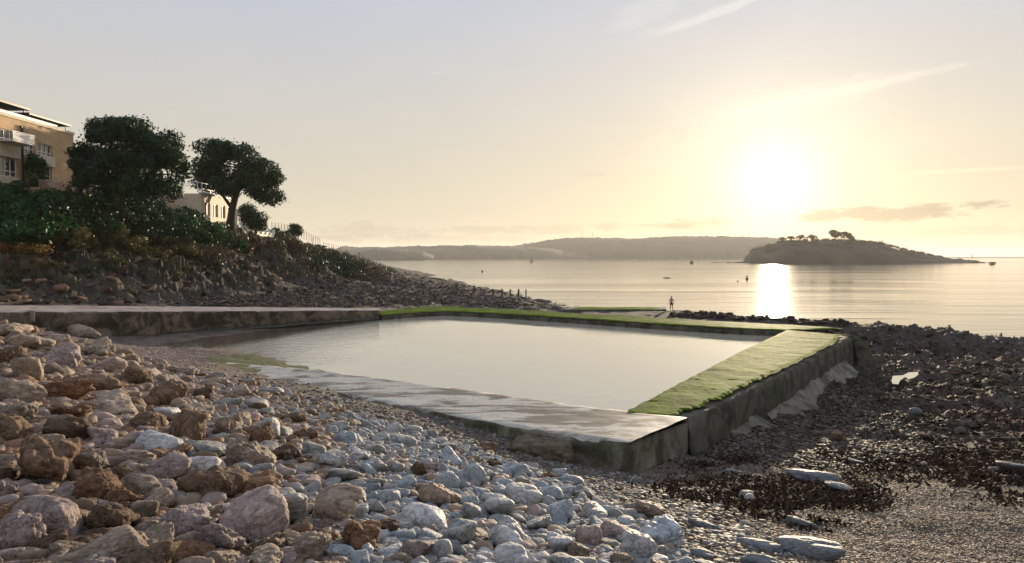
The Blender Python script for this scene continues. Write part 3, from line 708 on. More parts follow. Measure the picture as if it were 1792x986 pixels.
M_fringe = simple('wet_weed', (0.018, 0.022, 0.012), 0.35, 5, 0.4, 0.8)
rope([Vector((p.x, p.y - 0.05, POOL + 0.12)) for p in bi[2:]], 0.24, M_fringe, 'weed_fringe', bank)
pl = MB(); c_ = atY(57, 553, 46.8); pl.box((c_.x, c_.y - 0.12, c_.z), (0.7, 0.05, 0.7), R(-25), 0.01)
o = pl.build('patch', simple('patch_plaster', (0.30, 0.24, 0.17), 0.7), bank); rel(o, bank)
# short concrete jetty beyond the far wall, where the bather stands
jt = empty('jetty', atZ(1100, 545, -1.5), 'low dark weedy jetty with green top beyond the far pool wall', 'jetty')
j_in = [atY(985, 543, 90), atY(1080, 540, 90), atY(1166, 541.5, 90)]; j_out = [atY(1000, 540.0, 95), atY(1090, 536.6, 95), atY(1165, 538.2, 95)]
for a_ in j_in + j_out: a_.z = -0.95
strip_wall('jetty_body', j_in, j_out, -3.4, -3.6, M_fringe, M_fringe, jt, 0.4, 8, 0.08, 0.1, 0.08, 19)
moss_strip('moss', j_in, j_out, jt, -0.0, 0.4, 10, 0.3, 0.05, 37, 0.1, 0.06)

# ------------------------------------------------------------------ rock prototypes
def ico(sub):
    bm = bmesh.new(); bmesh.ops.create_icosphere(bm, subdivisions=sub, radius=1.0)
    V = np.array([v.co[:] for v in bm.verts]); Fa = np.array([[v.index for v in f.verts] for f in bm.faces]); bm.free(); return V, Fa
ICO = {s: ico(s) for s in (1, 2, 3, 4, 5)}
def rock_shape(sub, seed, p=9, planes=11, rough=0.09, ridg=0.10, billow=0.2):
    r = np.random.default_rng(seed); V, Fa = ICO[sub]
    N = r.normal(size=(planes, 3)); N /= np.linalg.norm(N, axis=1)[:, None]
    N = np.concatenate([N, [[0, 0, 1], [0, 0, -1]]]); d = np.concatenate([r.uniform(0.72, 1.1, planes), [0.72, 0.6]])
    q = np.maximum(V @ N.T, 0.001) / d; rad_ = (q ** p).sum(1) ** (-1 / p)
    rad_ = np.minimum(rad_, 1.6)
    P = V * rad_[:, None]
    s0 = seed * 3.1
    n = fbm(P[:, 0] * 1.3 + s0, P[:, 1] * 1.3, P[:, 2] * 1.3, oct=5 if sub > 3 else 3, seed=seed, gain=0.52)
    g = 1 - np.abs(fbm(P[:, 0] * 1.9 + s0, P[:, 1] * 1.9, P[:, 2] * 1.9, oct=4, seed=seed + 77, gain=0.5)); g = np.clip(g, 0, 1) ** 4
    P = P * (1 + rough * n - ridg * g)[:, None]
    q1 = np.abs(vnoise(P[:, 0] * 1.5 + s0, P[:, 1] * 1.5, P[:, 2] * 1.5, seed + 5)); q2 = np.abs(vnoise(P[:, 0] * 3.3 + s0, P[:, 1] * 3.3, P[:, 2] * 3.3, seed + 6)); q3 = np.abs(vnoise(P[:, 0] * 7.5 + s0, P[:, 1] * 7.5, P[:, 2] * 7.5, seed + 7))
    P = P * (1 + billow * (q1 * 0.55 + q2 * 0.32 + (q3 * 0.16 if sub > 3 else 0) - 0.25))[:, None]
    global CREASE; CREASE = np.clip(1 - np.minimum(np.minimum(q1 / 0.09, q2 / 0.09), 0.35 + q3 / 0.1), 0, 1)
    P = P / np.abs(P[:, :2]).max()
    return P, Fa
PROTO = {}
SP = {'smooth': dict(p=4.5, planes=9, rough=0.07, ridg=0.02, billow=0.13), 'rough': dict(p=4.5, planes=14, rough=0.12, ridg=0.08, billow=0.42), 'wedge': dict(p=6.5, planes=9, rough=0.09, ridg=0.05, billow=0.28)}
for kname, kw in SP.items():
    PROTO[kname] = []
    for i in range(8):
        P, Fa = rock_shape(5, 100 + i * 7 + len(kname) * 31, **kw)
        me = mesh_np('boulder', P, Fa, None, mesh_only=True, attr={'crease': CREASE}); me.materials.append(ROCK['buff']); PROTO[kname].append(me)

# colour, shape words
heroes = []
def z1(zx, zy, w, h, t): heroes.append((zx / 2.314, 560 + zy / 2.314, w / 2.314, h / 2.314, t))
def z2(zx, zy, w, h, t): heroes.append((400 + zx / 2.85, 640 + zy / 2.85, w / 2.85, h / 2.85, t))
def z3(zx, zy, w, h, t): heroes.append((850 + zx / 3.448, 700 + zy / 3.448, w / 3.448, h / 3.448, t))
def z4(zx, zy, w, h, t): heroes.append((1300 + zx / 2.315, 560 + zy / 2.315, w / 2.315, h / 2.315, t))
for a in ((50, 180, 180, 120, 'dark'), (125, 240, 170, 130, 'buff'), (85, 320, 180, 130, 'buff'), (50, 385, 160, 100, 'buff'), (60, 480, 180, 140, 'dark'), (170, 620, 290, 240, 'dark'),
          (10, 690, 110, 170, 'pink'), (60, 890, 190, 270, 'pink'), (210, 850, 270, 270, 'pink'), (250, 310, 190, 100, 'rust'), (280, 395, 220, 100, 'rust'), (380, 275, 250, 100, 'dark'),
          (260, 190, 150, 120, 'pink'), (470, 365, 240, 110, 'buff'), (660, 335, 190, 120, 'dark'), (570, 255, 170, 110, 'dark'), (620, 505, 210, 120, 'pale'), (430, 480, 130, 90, 'pink'), (260, 465, 210, 120, 'dark'),
          (380, 590, 180, 130, 'buff'), (390, 700, 200, 150, 'rust'), (500, 640, 140, 140, 'dark'), (655, 630, 190, 160, 'pink'), (650, 740, 190, 120, 'buff'), (450, 820, 300, 170, 'dark'), (570, 775, 130, 110, 'buff'),
          (770, 470, 170, 160, 'dark'), (860, 535, 160, 100, 'grey'), (840, 610, 200, 150, 'pale'), (870, 690, 240, 180, 'dark'), (830, 790, 150, 110, 'buff'), (720, 830, 230, 170, 'pink'), (870, 900, 260, 170, 'pink'),
          (470, 950, 400, 120, 'buff'), (740, 950, 240, 140, 'rust'), (1060, 850, 280, 220, 'pink'), (1040, 680, 240, 120, 'rust'), (1010, 570, 190, 150, 'buff'), (910, 450, 150, 130, 'buff'),
          (120, 110, 150, 80, 'buff'), (40, 60, 170, 70, 'buff'), (240, 100, 120, 60, 'buff'), (380, 140, 170, 80, 'buff'), (430, 210, 170, 80, 'pink'), (520, 200, 120, 80, 'buff'), (340, 60, 120, 50, 'buff'),
          (690, 400, 150, 110, 'pale'), (790, 370, 130, 90, 'buff'), (600, 430, 150, 90, 'dark'), (700, 270, 140, 80, 'buff'), (590, 230, 120, 70, 'pink'), (820, 310, 120, 80, 'dark'), (640, 200, 110, 60, 'buff'), (870, 260, 130, 70, 'buff'),
          (980, 300, 130, 70, 'buff'), (920, 350, 120, 70, 'grey'), (1050, 350, 120, 70, 'grey'), (1100, 470, 130, 90, 'grey'), (1060, 480, 100, 90, 'dark'), (760, 220, 110, 60, 'buff'), (550, 560, 150, 70, 'buff'), (330, 540, 150, 80, 'rust'),
          (0, 240, 70, 60, 'buff'), (160, 410, 120, 60, 'buff'), (1120, 960, 140, 60, 'pink')): z1(*a)
for a in ((25, 340, 90, 90, 'buff'), (170, 370, 130, 110, 'rust'), (260, 340, 150, 100, 'grey'), (290, 440, 160, 120, 'dark'), (310, 740, 230, 230, 'grey'), (520, 730, 320, 170, 'buff'), (640, 860, 240, 180, 'rust'),
          (600, 380, 120, 100, 'blue'), (650, 450, 90, 120, 'pale'), (440, 430, 130, 90, 'grey'), (550, 480, 180, 120, 'grey'), (560, 540, 180, 60, 'grey'), (420, 570, 130, 70, 'pink'), (750, 505, 100, 80, 'grey'), (835, 510, 95, 80, 'grey'), (940, 520, 90, 90, 'dark'), (1000, 515, 90, 90, 'pink'),
          (720, 590, 90, 110, 'grey'), (785, 590, 90, 100, 'grey'), (895, 595, 130, 110, 'blue'), (620, 645, 170, 90, 'grey'), (810, 660, 130, 110, 'blue'), (1040, 665, 210, 140, 'buff'), (1080, 590, 150, 110, 'blue'), (1220, 560, 140, 130, 'blue'), (1110, 470, 140, 90, 'blue'),
          (1000, 770, 230, 150, 'pale'), (780, 790, 180, 100, 'dark'), (1220, 740, 110, 130, 'grey'), (1345, 690, 150, 120, 'pale'), (1160, 850, 180, 130, 'grey'), (920, 920, 210, 140, 'pink'), (1070, 920, 140, 160, 'grey'), (1380, 850, 180, 160, 'pale'), (1290, 960, 110, 60, 'pale'),
          (400, 910, 220, 120, 'buff'), (180, 960, 260, 80, 'buff'), (1360, 610, 90, 70, 'blue'), (1270, 640, 100, 80, 'blue'), (1195, 690, 110, 90, 'blue'), (730, 700, 120, 80, 'grey'), (530, 310, 130, 70, 'grey'), (820, 325, 130, 80, 'grey'), (890, 390, 150, 80, 'grey'),
          (720, 420, 130, 70, 'grey'), (470, 860, 70, 60, 'grey'), (560, 850, 60, 50, 'grey'), (500, 900, 60, 40, 'pale'), (640, 590, 80, 60, 'grey'), (740, 360, 110, 60, 'grey'), (610, 290, 90, 60, 'buff'), (160, 210, 110, 70, 'buff'), (230, 130, 120, 60, 'grey'), (80, 250, 110, 70, 'buff'),
          (330, 270, 120, 90, 'dark'), (200, 300, 120, 80, 'grey'), (380, 350, 110, 80, 'dark'), (980, 400, 120, 60, 'grey'), (1100, 400, 110, 50, 'grey'), (930, 320, 110, 50, 'grey'), (1290, 410, 120, 50, 'dark'), (1330, 490, 90, 60, 'dark'), (1410, 500, 80, 60, 'blue'), (930, 800, 80, 50, 'grey'), (690, 660, 60, 50, 'grey')): z2(*a)
for a in ((200, 440, 170, 130, 'blue'), (540, 490, 150, 95, 'blue'), (380, 460, 130, 60, 'rust'), (430, 430, 100, 60, 'blue'), (130, 500, 120, 90, 'blue'), (90, 550, 100, 80, 'blue'), (230, 600, 250, 150, 'pale'), (410, 575, 150, 140, 'blue'), (480, 560, 110, 110, 'blue'), (90, 660, 220, 190, 'pale'),
          (340, 740, 250, 130, 'grey'), (460, 690, 180, 160, 'blue'), (650, 670, 190, 110, 'grey'), (1000, 670, 230, 80, 'buff'), (860, 725, 120, 80, 'blue'), (620, 840, 190, 190, 'pink'), (760, 790, 210, 130, 'pink'), (450, 870, 210, 150, 'pale'), (120, 840, 200, 170, 'pale'), (160, 950, 240, 130, 'pale'), (930, 910, 240, 190, 'grey'),
          (1080, 840, 340, 190, 'blue'), (470, 960, 270, 90, 'grey'), (1180, 965, 140, 70, 'blue'), (1340, 960, 200, 90, 'pink'), (1310, 900, 170, 80, 'blue'), (1340, 740, 190, 55, 'blue'), (1620, 850, 260, 60, 'blue'), (1490, 420, 120, 50, 'pale'), (390, 815, 130, 60, 'grey'), (220, 690, 80, 60, 'grey'), (340, 530, 80, 60, 'grey'),
          (780, 610, 60, 40, 'blue'), (620, 710, 80, 50, 'grey'), (700, 640, 100, 40, 'blue'), (290, 390, 80, 50, 'pale'), (930, 720, 90, 60, 'grey'), (1390, 770, 110, 40, 'blue'), (820, 760, 110, 70, 'blue'), (1560, 570, 110, 80, 'grey'), (720, 500, 70, 50, 'blue'), (640, 540, 60, 40, 'grey')): z3(*a)
for a in ((310, 640, 190, 75, 'blue'), (400, 675, 150, 45, 'blue'), (50, 890, 140, 45, 'blue'), (280, 930, 280, 75, 'blue'), (1110, 600, 150, 70, 'dark'), (250, 810, 110, 40, 'pale'), (20, 715, 70, 40, 'pale'), (460, 567, 70, 30, 'pale'), (375, 480, 80, 60, 'dark'), (700, 375, 50, 20, 'grey'), (90, 975, 180, 40, 'blue'), (550, 590, 40, 25, 'pale'), (730, 575, 40, 25, 'pale')): z4(*a)

COLNAME = {'rust': 'rust-orange', 'dark': 'dark brown', 'buff': 'buff', 'pink': 'pinkish grey', 'grey': 'grey', 'blue': 'blue-grey', 'slate': 'long slate-coloured', 'pale': 'pale whitish'}
items = []    # x,y,z,sx,sy,sz,type,pxw,px,py
hx = np.array([h[0] for h in heroes]); hy = np.array([h[1] for h in heroes])
gx, gy, gz = hit(hx, hy, 0.12)
for (px, py, w, h, t), x, y, z in zip(heroes, gx, gy, gz):
    d = math.hypot(x, y); s = w / F * math.sqrt(d * d + (CZ - z) ** 2) * 0.5 * (1.0 if px < 450 else (1.15 if px < 1200 else 1.0))
    sh = min(h / w, 1.25)
    if px > 1230 and t == 'pale': t = 'grey'
    if px > 1190 and h / w < 0.5: items.append([x, y, float(H0(x, y)[0]), s * 1.25, s * 0.48, s * 0.42, 'slate',  w, px, py, True]); continue
    items.append([x, y, float(H0(x, y)[0]), s, s * random.uniform(0.8, 1.05), s * min(1.2, max(0.62, sh * 1.3)), t, w, px, py, True])
# filler boulders
PILE = [(-60, 560), (60, 578), (215, 622), (330, 650), (430, 668), (520, 690), (640, 730), (760, 760), (760, 850), (720, 900), (700, 950), (700, 1010), (-60, 1010)]
LOOSE = [(470, 700), (620, 745), (760, 765), (900, 810), (1000, 850), (1110, 890), (1230, 1000), (470, 1010)]
occ = [(i[0], i[1], i[3]) for i in items]
tries = 0; fill = []
while tries < 90000:
    tries += 1
    px = random.uniform(-120, 1250); py = 560 + 450 * random.random() ** 1.35
    a = inpoly([px], [py], PILE)[0]
    if not a and not (inpoly([px], [py], LOOSE)[0] and random.random() < 0.62): continue
    fill.append((px, py, a))
    if len(fill) > 36000: break
fx, fy, fz = hit([f[0] for f in fill], [f[1] for f in fill], 0.05)
O = np.array(occ); O = np.concatenate([O, np.zeros((38000, 3))]); no = len(occ)
for (px, py, a), x, y in zip(fill, fx, fy):
    big = sst(1000, 100, np.array([px]))[0]
    s = random.uniform(0.12, 0.2) + (0.26 * random.random() ** 1.3) * big if a else random.uniform(0.06, 0.16)
    if y > 25: s *= 1.35
    if px > 470: s = random.uniform(0.12, 0.27)
    elif y < 30: s = random.uniform(0.18, 0.42) * (1.0 if px < 330 else 0.75)
    d = np.hypot(O[:no, 0] - x, O[:no, 1] - y) - O[:no, 2] * 0.55
    if d.min() < s * 0.5: 
        s = max(0, d.min() / 0.48)
        if s < (0.13 if px < 380 and y < 30 else 0.08): continue
    O[no] = (x, y, s); no += 1
    if px < 300: tp = random.choices(['rust', 'dark', 'buff', 'pink'], [2, 3, 5, 2])[0]
    elif px < 600: tp = random.choices(['rust', 'dark', 'buff', 'pink', 'grey'], [1, 2, 4, 2, 3])[0]
    else: tp = random.choices(['buff', 'pink', 'grey', 'blue', 'pale'], [1, 1, 4, 5, 2])[0]
    items.append([x, y, float(H0(x, y)[0]), s, s * random.uniform(.75, 1.1), s * random.uniform(.6, .95), tp, s * 2 * F / math.hypot(x, y), px, py, False])
items.sort(key=lambda i: -(i[7] * (10 if i[10] and i[7] > 24 else 1)))
ind = items[:285]; rest = items[285:]
print('boulders', len(items), 'individual', len(ind))
COLS = [(0, 150, 'far left'), (150, 320, 'left'), (320, 520, 'left of centre'), (520, 720, 'centre left'), (720, 900, 'centre'), (900, 1090, 'centre right'), (1090, 1330, 'right of centre'), (1330, 1900, 'right')]
ROWS = [(0, 640, 'near the sea wall'), (640, 700, 'in the upper pile'), (700, 780, 'mid-way down the pile'), (780, 860, 'lower in the pile'), (860, 930, 'near the bottom edge'), (930, 1100, 'at the bottom edge')]
cells = {}
for it in ind:
    cN = next((n for a, b, n in COLS if a <= it[8] < b), 'far left'); rN = next(n for a, b, n in ROWS if a <= it[9] < b)
    sz = 'big' if it[7] > 85 else ('medium' if it[7] > 45 else 'small')
    it.append((sz, it[6], rN, cN)); cells.setdefault(it[11], []).append(it)
ORD = ['leftmost', 'second from left', 'third from left', 'fourth from left', 'fifth from left', 'sixth from left']
for key, its in cells.items():
    its.sort(key=lambda i: i[8])
    for k, it in enumerate(its):
        base = f"{key[0]} {COLNAME[key[1]]} boulder {key[2]}, {key[3]}"
        if len(its) == 1: lab = base
        elif len(its) == 2: lab = base + (', left of two' if k == 0 else ', right of two')
        elif len(its) <= 6: lab = base + ', ' + ORD[k]
        else: lab = base
        it.append(lab)
for it in ind:
    x, y, z, sx, sy, sz, tp = it[:7]
    kn = 'rough' if tp in ('rust', 'dark') else ('smooth' if tp in ('blue', 'pale', 'grey', 'slate') and random.random() < 0.8 else random.choice(['wedge', 'smooth', 'rough'] if tp in ('buff', 'pink') else ['wedge', 'smooth']))
    o = bpy.data.objects.new('boulder', random.choice(PROTO[kn])); COL.objects.link(o)
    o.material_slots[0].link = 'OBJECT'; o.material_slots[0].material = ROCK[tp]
    o.scale = (sx, sy, sz); o.location = (x, y, z + sz * (0.42 if it[10] else 0.2))
    flat = it[5] / it[3] < 0.5
    o.rotation_euler = (random.uniform(-.35, .35) * (0.3 if flat else 1), random.uniform(-.35, .35) * (0.3 if flat else 1), (random.uniform(-.6, .6) if it[4] / it[3] > .5 else random.uniform(-.75, -.4)) + random.choice((0, math.pi)))
    tag(o, it[12], 'boulder', 'boulders heaped on the shore')
BASEC = {'slate': (0.17, 0.18, 0.19), 'rust': (0.25, 0.15, 0.095), 'dark': (0.19, 0.13, 0.085), 'buff': (0.34, 0.255, 0.185), 'pink': (0.36, 0.275, 0.245), 'grey': (0.29, 0.285, 0.27), 'blue': (0.28, 0.315, 0.335), 'pale': (0.42, 0.41, 0.40)}
def scatter(name, pts, sizes, cols, sub, nproto, mat, squash=(0.5, 0.9), sink=0.3, smooth=True, kw=None, tilt=0.4, seed=5, elong=(0.7, 1.0)):
    """many stones in one mesh; pts (n,3)"""
    r = np.random.default_rng(seed); n = len(pts)
    protos = [rock_shape(sub, 900 + i + seed * 13, **(kw or SP['smooth'])) for i in range(nproto)]
    pid = r.integers(0, nproto, n); VV, FF, CC, off = [], [], [], 0
    for k in range(nproto):
        sel = np.where(pid == k)[0]
        if not len(sel): continue
        P, Fa = protos[k]; m = len(sel); a = r.uniform(0, 6.28, m); s = sizes[sel]
        zs = r.uniform(*squash, m); ys = r.uniform(*elong, m)
        Q = P[None] * np.stack([s, s * ys, s * zs], 1)[:, None, :]
        tx = r.normal(0, tilt, m); c, sn = np.cos(tx)[:, None], np.sin(tx)[:, None]
        y_, z_ = Q[..., 1] * c - Q[..., 2] * sn, Q[..., 1] * sn + Q[..., 2] * c
        ca, sa = np.cos(a)[:, None], np.sin(a)[:, None]; x_ = Q[..., 0]
        out = np.stack([x_ * ca - y_ * sa, x_ * sa + y_ * ca, z_], -1) + pts[sel][:, None, :] + np.stack([0 * s, 0 * s, s * zs * (0.5 - sink)], 1)[:, None, :]
        VV.append(out.reshape(-1, 3)); FF.append((Fa[None] + (np.arange(m) * len(P))[:, None, None] + off).reshape(-1, 3)); off += m * len(P)
        CC.append(np.repeat(cols[sel], len(P), 0))
    return mesh_np(name, np.concatenate(VV), np.concatenate(FF), mat, smooth=smooth, attr={'col': np.concatenate(CC)})
if rest:
    rp = np.array([(i[0], i[1], i[2]) for i in rest]); rs = np.array([i[3] for i in rest]); rc = np.array([BASEC[i[6]] for i in rest]) * rng.uniform(0.7, 1.2, (len(rest), 1))
    o = scatter('rubble', rp, rs, rc, 3, 8, M_rub2, (0.6, 1.0), 0.2, kw=SP['wedge']); tag(o, 'smaller stones filling the gaps between the boulders', 'rubble', kind='stuff')

# ------------------------------------------------------------------ pebbles
def pix_samples(poly, n, bias=1.0):
    xs = [p[0] for p in poly]; ys = [p[1] for p in poly]; out = np.empty((0, 2))
    while len(out) < n:
        c = np.stack([rng.uniform(min(xs), max(xs), n * 2), min(ys) + (max(ys) - min(ys)) * rng.random(n * 2) ** bias], 1)
        out = np.concatenate([out, c[inpoly(c[:, 0], c[:, 1], poly)]])
    return out[:n]
def world_samples(poly, n):
    """uniform in ground metres inside a pixel polygon"""
    P = np.array([hit([p[0]], [p[1]]) for p in poly])[:, :2, 0]; return None
def pebble_field(name, poly, n, smin, smax, palette, sub, mat, label, seed, grow=0.0, keep=None, squash=(0.4, 0.8)):
    q = pix_samples(poly, n); q = q + rng.normal(0, 1, q.shape) * np.array([16, 5]); x, y, z = hit(q[:, 0], q[:, 1]); z = HT(x, y)
    if keep is not None:
        k = keep(x, y, z); x, y, z = x[k], y[k], z[k]
    d = np.hypot(x, y); s = smin + (smax - smin) * rng.random(len(x)) ** 2.5; s = s * (1 + grow * d)
    pal = np.array(palette); c = pal[rng.integers(0, len(pal), len(x))] * rng.uniform(0.6, 1.25, (len(x), 1))
    o = scatter(name, np.stack([x, y, z], 1), s, c, sub, 6, mat, squash, 0.25, seed=seed)
    tag(o, label, 'pebbles', kind='stuff'); return o
PAL = [(0.21, 0.20, 0.185), (0.27, 0.26, 0.24), (0.15, 0.13, 0.11), (0.20, 0.14, 0.11), (0.34, 0.33, 0.30), (0.11, 0.09, 0.07), (0.18, 0.20, 0.21)]
PALW = [(0.26, 0.21, 0.155), (0.18, 0.135, 0.095), (0.33, 0.28, 0.22), (0.28, 0.19, 0.13), (0.13, 0.10, 0.075), (0.40, 0.36, 0.31)]
PALD = [(0.085, 0.075, 0.06), (0.14, 0.125, 0.105), (0.065, 0.045, 0.03), (0.11, 0.085, 0.06), (0.20, 0.185, 0.16), (0.05, 0.04, 0.03)]
pebble_field('pebbles', [(330, 645), (480, 668), (620, 700), (880, 760), (1010, 812), (1100, 834), (1230, 860), (1400, 1000), (560, 1000), (420, 720)], 26000, 0.018, 0.075, PAL, 1, M_pebble, 'grey and buff pebbles between boulders and the promenade', 3, 0.02)
pebble_field('pebbles', [(1060, 842), (1100, 828), (1215, 795), (1300, 770), (1420, 800), (1560, 830), (1800, 900), (1800, 1000), (1150, 1000), (960, 880)], 42000, 0.014, 0.045, PALW, 1, M_pebble, 'fine wet shingle on the beach at bottom right', 4, 0.0)
pebble_field('pebbles', [(1215, 795), (1340, 730), (1480, 660), (1560, 648), (1640, 720), (1610, 800), (1500, 825), (1400, 812)], 17000, 0.03, 0.11, PALD, 1, M_pebble, 'dark wet cobbles on the foreshore right of the pool', 5, 0.008)
pebble_field('pebbles', [(240, 610), (300, 608), (350, 622), (355, 640), (300, 640), (250, 632)], 5000, 0.03, 0.07, [(0.36, 0.27, 0.25), (0.42, 0.34, 0.31), (0.28, 0.22, 0.2)], 1, M_pebble, 'pinkish shingle at the shallow end of the pool', 6, 0.0, keep=lambda x, y, z: z > POOL - 0.06)

# ------------------------------------------------------------------ foreshore rocks, hillside rocks (uncountable)
def rockfield(name, poly, n, smin, smax, palette, label, seed, grow=0.0, cat='rocks', squash=(0.4, 0.9), kw=None, keep=None, sub=2):
    q = pix_samples(poly, n); x, y, z = hit(q[:, 0], q[:, 1]); z = HT(x, y)
    if keep is not None:
        k = keep(x, y, z); x, y, z = x[k], y[k], z[k]
    s = smin + (smax - smin) * rng.random(len(x)) ** 2.2; s = s * (1 + grow * np.hypot(x, y))
    pal = np.array(palette); c = pal[rng.integers(0, len(pal), len(x))] * rng.uniform(0.6, 1.2, (len(x), 1))
    o = scatter(name, np.stack([x, y, z], 1), s, c, sub, 8, M_rubble, squash, 0.3, smooth=True, kw=kw or SP['wedge'], seed=seed, elong=(0.5, 1.0)); tag(o, label, cat, kind='stuff'); return o
rockfield('shore_rocks', [(1480, 575), (1520, 570), (1620, 574), (1792, 612), (1830, 700), (1700, 690), (1560, 640), (1495, 625)], 1300, 0.08, 0.38, [(0.07, 0.05, 0.036), (0.09, 0.065, 0.045), (0.06, 0.052, 0.034), (0.11, 0.08, 0.055)], 'dark weedy rocks between the pool corner and the sea', 11, 0.0, squash=(0.3, 0.5), kw=SP['smooth'])
rockfield('shore_rocks', [(1600, 650), (1830, 690), (1830, 860), (1620, 800), (1640, 720)], 900, 0.05, 0.30, [(0.05, 0.038, 0.03), (0.07, 0.055, 0.042), (0.12, 0.11, 0.10)], 'low dark wet rocks at the right side of the foreshore', 17, 0.0, squash=(0.25, 0.6))
rockfield('shore_rocks', [(1180, 549), (1300, 553), (1480, 563), (1500, 568), (1480, 574), (1290, 562), (1170, 555)], 500, 0.2, 0.6, [(0.05, 0.04, 0.035), (0.07, 0.055, 0.045)], 'low dark rocks along the seaward side of the far wall', 12)
rockfield('shore_rocks', [(330, 520), (480, 515), (600, 478), (640, 466), (712, 478), (780, 491), (840, 504), (960, 530), (900, 540), (780, 533), (620, 538), (330, 535)], 8500, 0.10, 0.32, [(0.10, 0.085, 0.07), (0.07, 0.06, 0.05), (0.15, 0.12, 0.10), (0.05, 0.045, 0.04)], 'dark stony beach beyond the far pool wall', 13, 0.003, keep=lambda x, y, z: (z > SEA - 0.1) & ((y > 84) | ((x < -16) & (y > 66))))
rockfield('hillside_rocks', [(0, 440), (120, 435), (260, 420), (420, 440), (560, 470), (600, 500), (480, 530), (0, 535)], 800, 0.08, 0.75, [(0.10, 0.07, 0.05), (0.06, 0.045, 0.035), (0.16, 0.105, 0.07), (0.045, 0.038, 0.03), (0.24, 0.16, 0.11)], 'broken brown rocks strewn over the hillside', 14, 0.0, squash=(0.35, 0.95), kw=dict(p=12, planes=7, rough=0.12, ridg=0.1, billow=0.3), sub=3)
def scrub(name, poly, n, rmin, rmax, per, ls, mats, label, seed):
    for k, mt in enumerate(mats):
        q = pix_samples(poly, n); x, y, z = hit(q[:, 0], q[:, 1]); z = HT(x, y); g = fbm(x * .25, y * .25, oct=3, seed=seed + k) > -0.05
        x, y, z = x[g], y[g], z[g]; rr_ = rmin + (rmax - rmin) * rng.random(len(x)) ** 2
        V, Fq, ti = leaves(np.stack([x, y, z + rr_ * .2], 1), rr_, per, ls, seed + k, 0.7, 0.3); o = mesh_np(name, V, Fq, mt, False, {'tint': ti}); tag(o, label[k], 'scrub', kind='stuff')
SCRUB = True
# seaweed
def weed_field(name, polys, n, label, seed):
    r = np.random.default_rng(seed); per = n // len(polys); V, C_ = [], []
    for poly in polys:
        q = pix_samples(poly, per); q = q + r.normal(0, 1, q.shape) * np.array([22, 7]); x, y, z = hit(q[:, 0], q[:, 1]); z = HT(x, y)
        g = fbm(x * 0.8, y * 0.8, oct=3, seed=seed) ; k = g > -0.1 + 0.3 * r.normal(size=len(g)); x, y, z = x[k], y[k], z[k]; m = len(x)
        a = r.uniform(0, 6.28, m); L = r.uniform(0.04, 0.11, m) * (1 + 0.012 * np.hypot(x, y)); w = L * r.uniform(0.15, 0.35, m); tl = r.uniform(0.1, 0.8, m)
        dx_, dy_ = np.cos(a), np.sin(a)
        p0 = np.stack([x - dy_ * w, y + dx_ * w, z + 0.01], 1); p1 = np.stack([x + dy_ * w, y - dx_ * w, z + 0.02], 1)
        e = np.stack([dx_ * L, dy_ * L, L * tl], 1); V.append(np.stack([p0, p1, p1 + e, p0 + e], 1).reshape(-1, 3))
        pal = np.array([(0.035, 0.015, 0.009), (0.06, 0.028, 0.015), (0.022, 0.015, 0.010), (0.055, 0.040, 0.022)]); c = pal[r.integers(0, 4, m)] * r.uniform(.6, 1.3, (m, 1)); C_.append(np.repeat(c, 4, 0))
    V = np.concatenate(V); C_ = np.concatenate(C_); o = mesh_np(name, V, np.arange(len(V)).reshape(-1, 4), M_weed, smooth=False, attr={'col': C_}); tag(o, label, 'seaweed', kind='stuff')
weed_field('seaweed', [[(1180, 830), (1230, 800), (1430, 790), (1560, 800), (1700, 790), (1792, 800), (1792, 880), (1600, 840), (1430, 812), (1300, 808)],
                       [(1250, 840), (1400, 835), (1520, 850), (1540, 900), (1450, 920), (1330, 900), (1180, 870), (1130, 850)],
                       [(1560, 740), (1792, 720), (1792, 870), (1620, 800)]], 42000, 'wet red-brown seaweed strewn over the shingle', 3)
weed_field('seaweed', [[(1500, 590), (1792, 620), (1792, 720), (1560, 720), (1480, 680)]], 14000, 'dark bladder weed draping the foreshore rocks', 9)

# tide pool puddle
bm = bmesh.new(); pc = atZ(1588, 662, -2.1)
pts = [(1560, 668), (1562, 658), (1580, 657), (1590, 652), (1606, 651), (1607, 656), (1600, 661), (1590, 664), (1584, 660), (1575, 666), (1572, 673), (1562, 672)]
zp = float(max(HT(*hit([a for a, b in pts], [b for a, b in pts])[:2]))) + 0.03
bm.faces.new([bm.verts.new(atZ(a, b, zp)) for a, b in pts]); bmesh.ops.recalc_face_normals(bm, faces=bm.faces)
if bm.faces[:][0].normal.z < 0: bm.faces[:][0].normal_flip()
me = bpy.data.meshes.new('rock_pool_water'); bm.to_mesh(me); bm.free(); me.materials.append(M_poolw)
o = bpy.data.objects.new('rock_pool_water', me); link(o); tag(o, kind='structure')
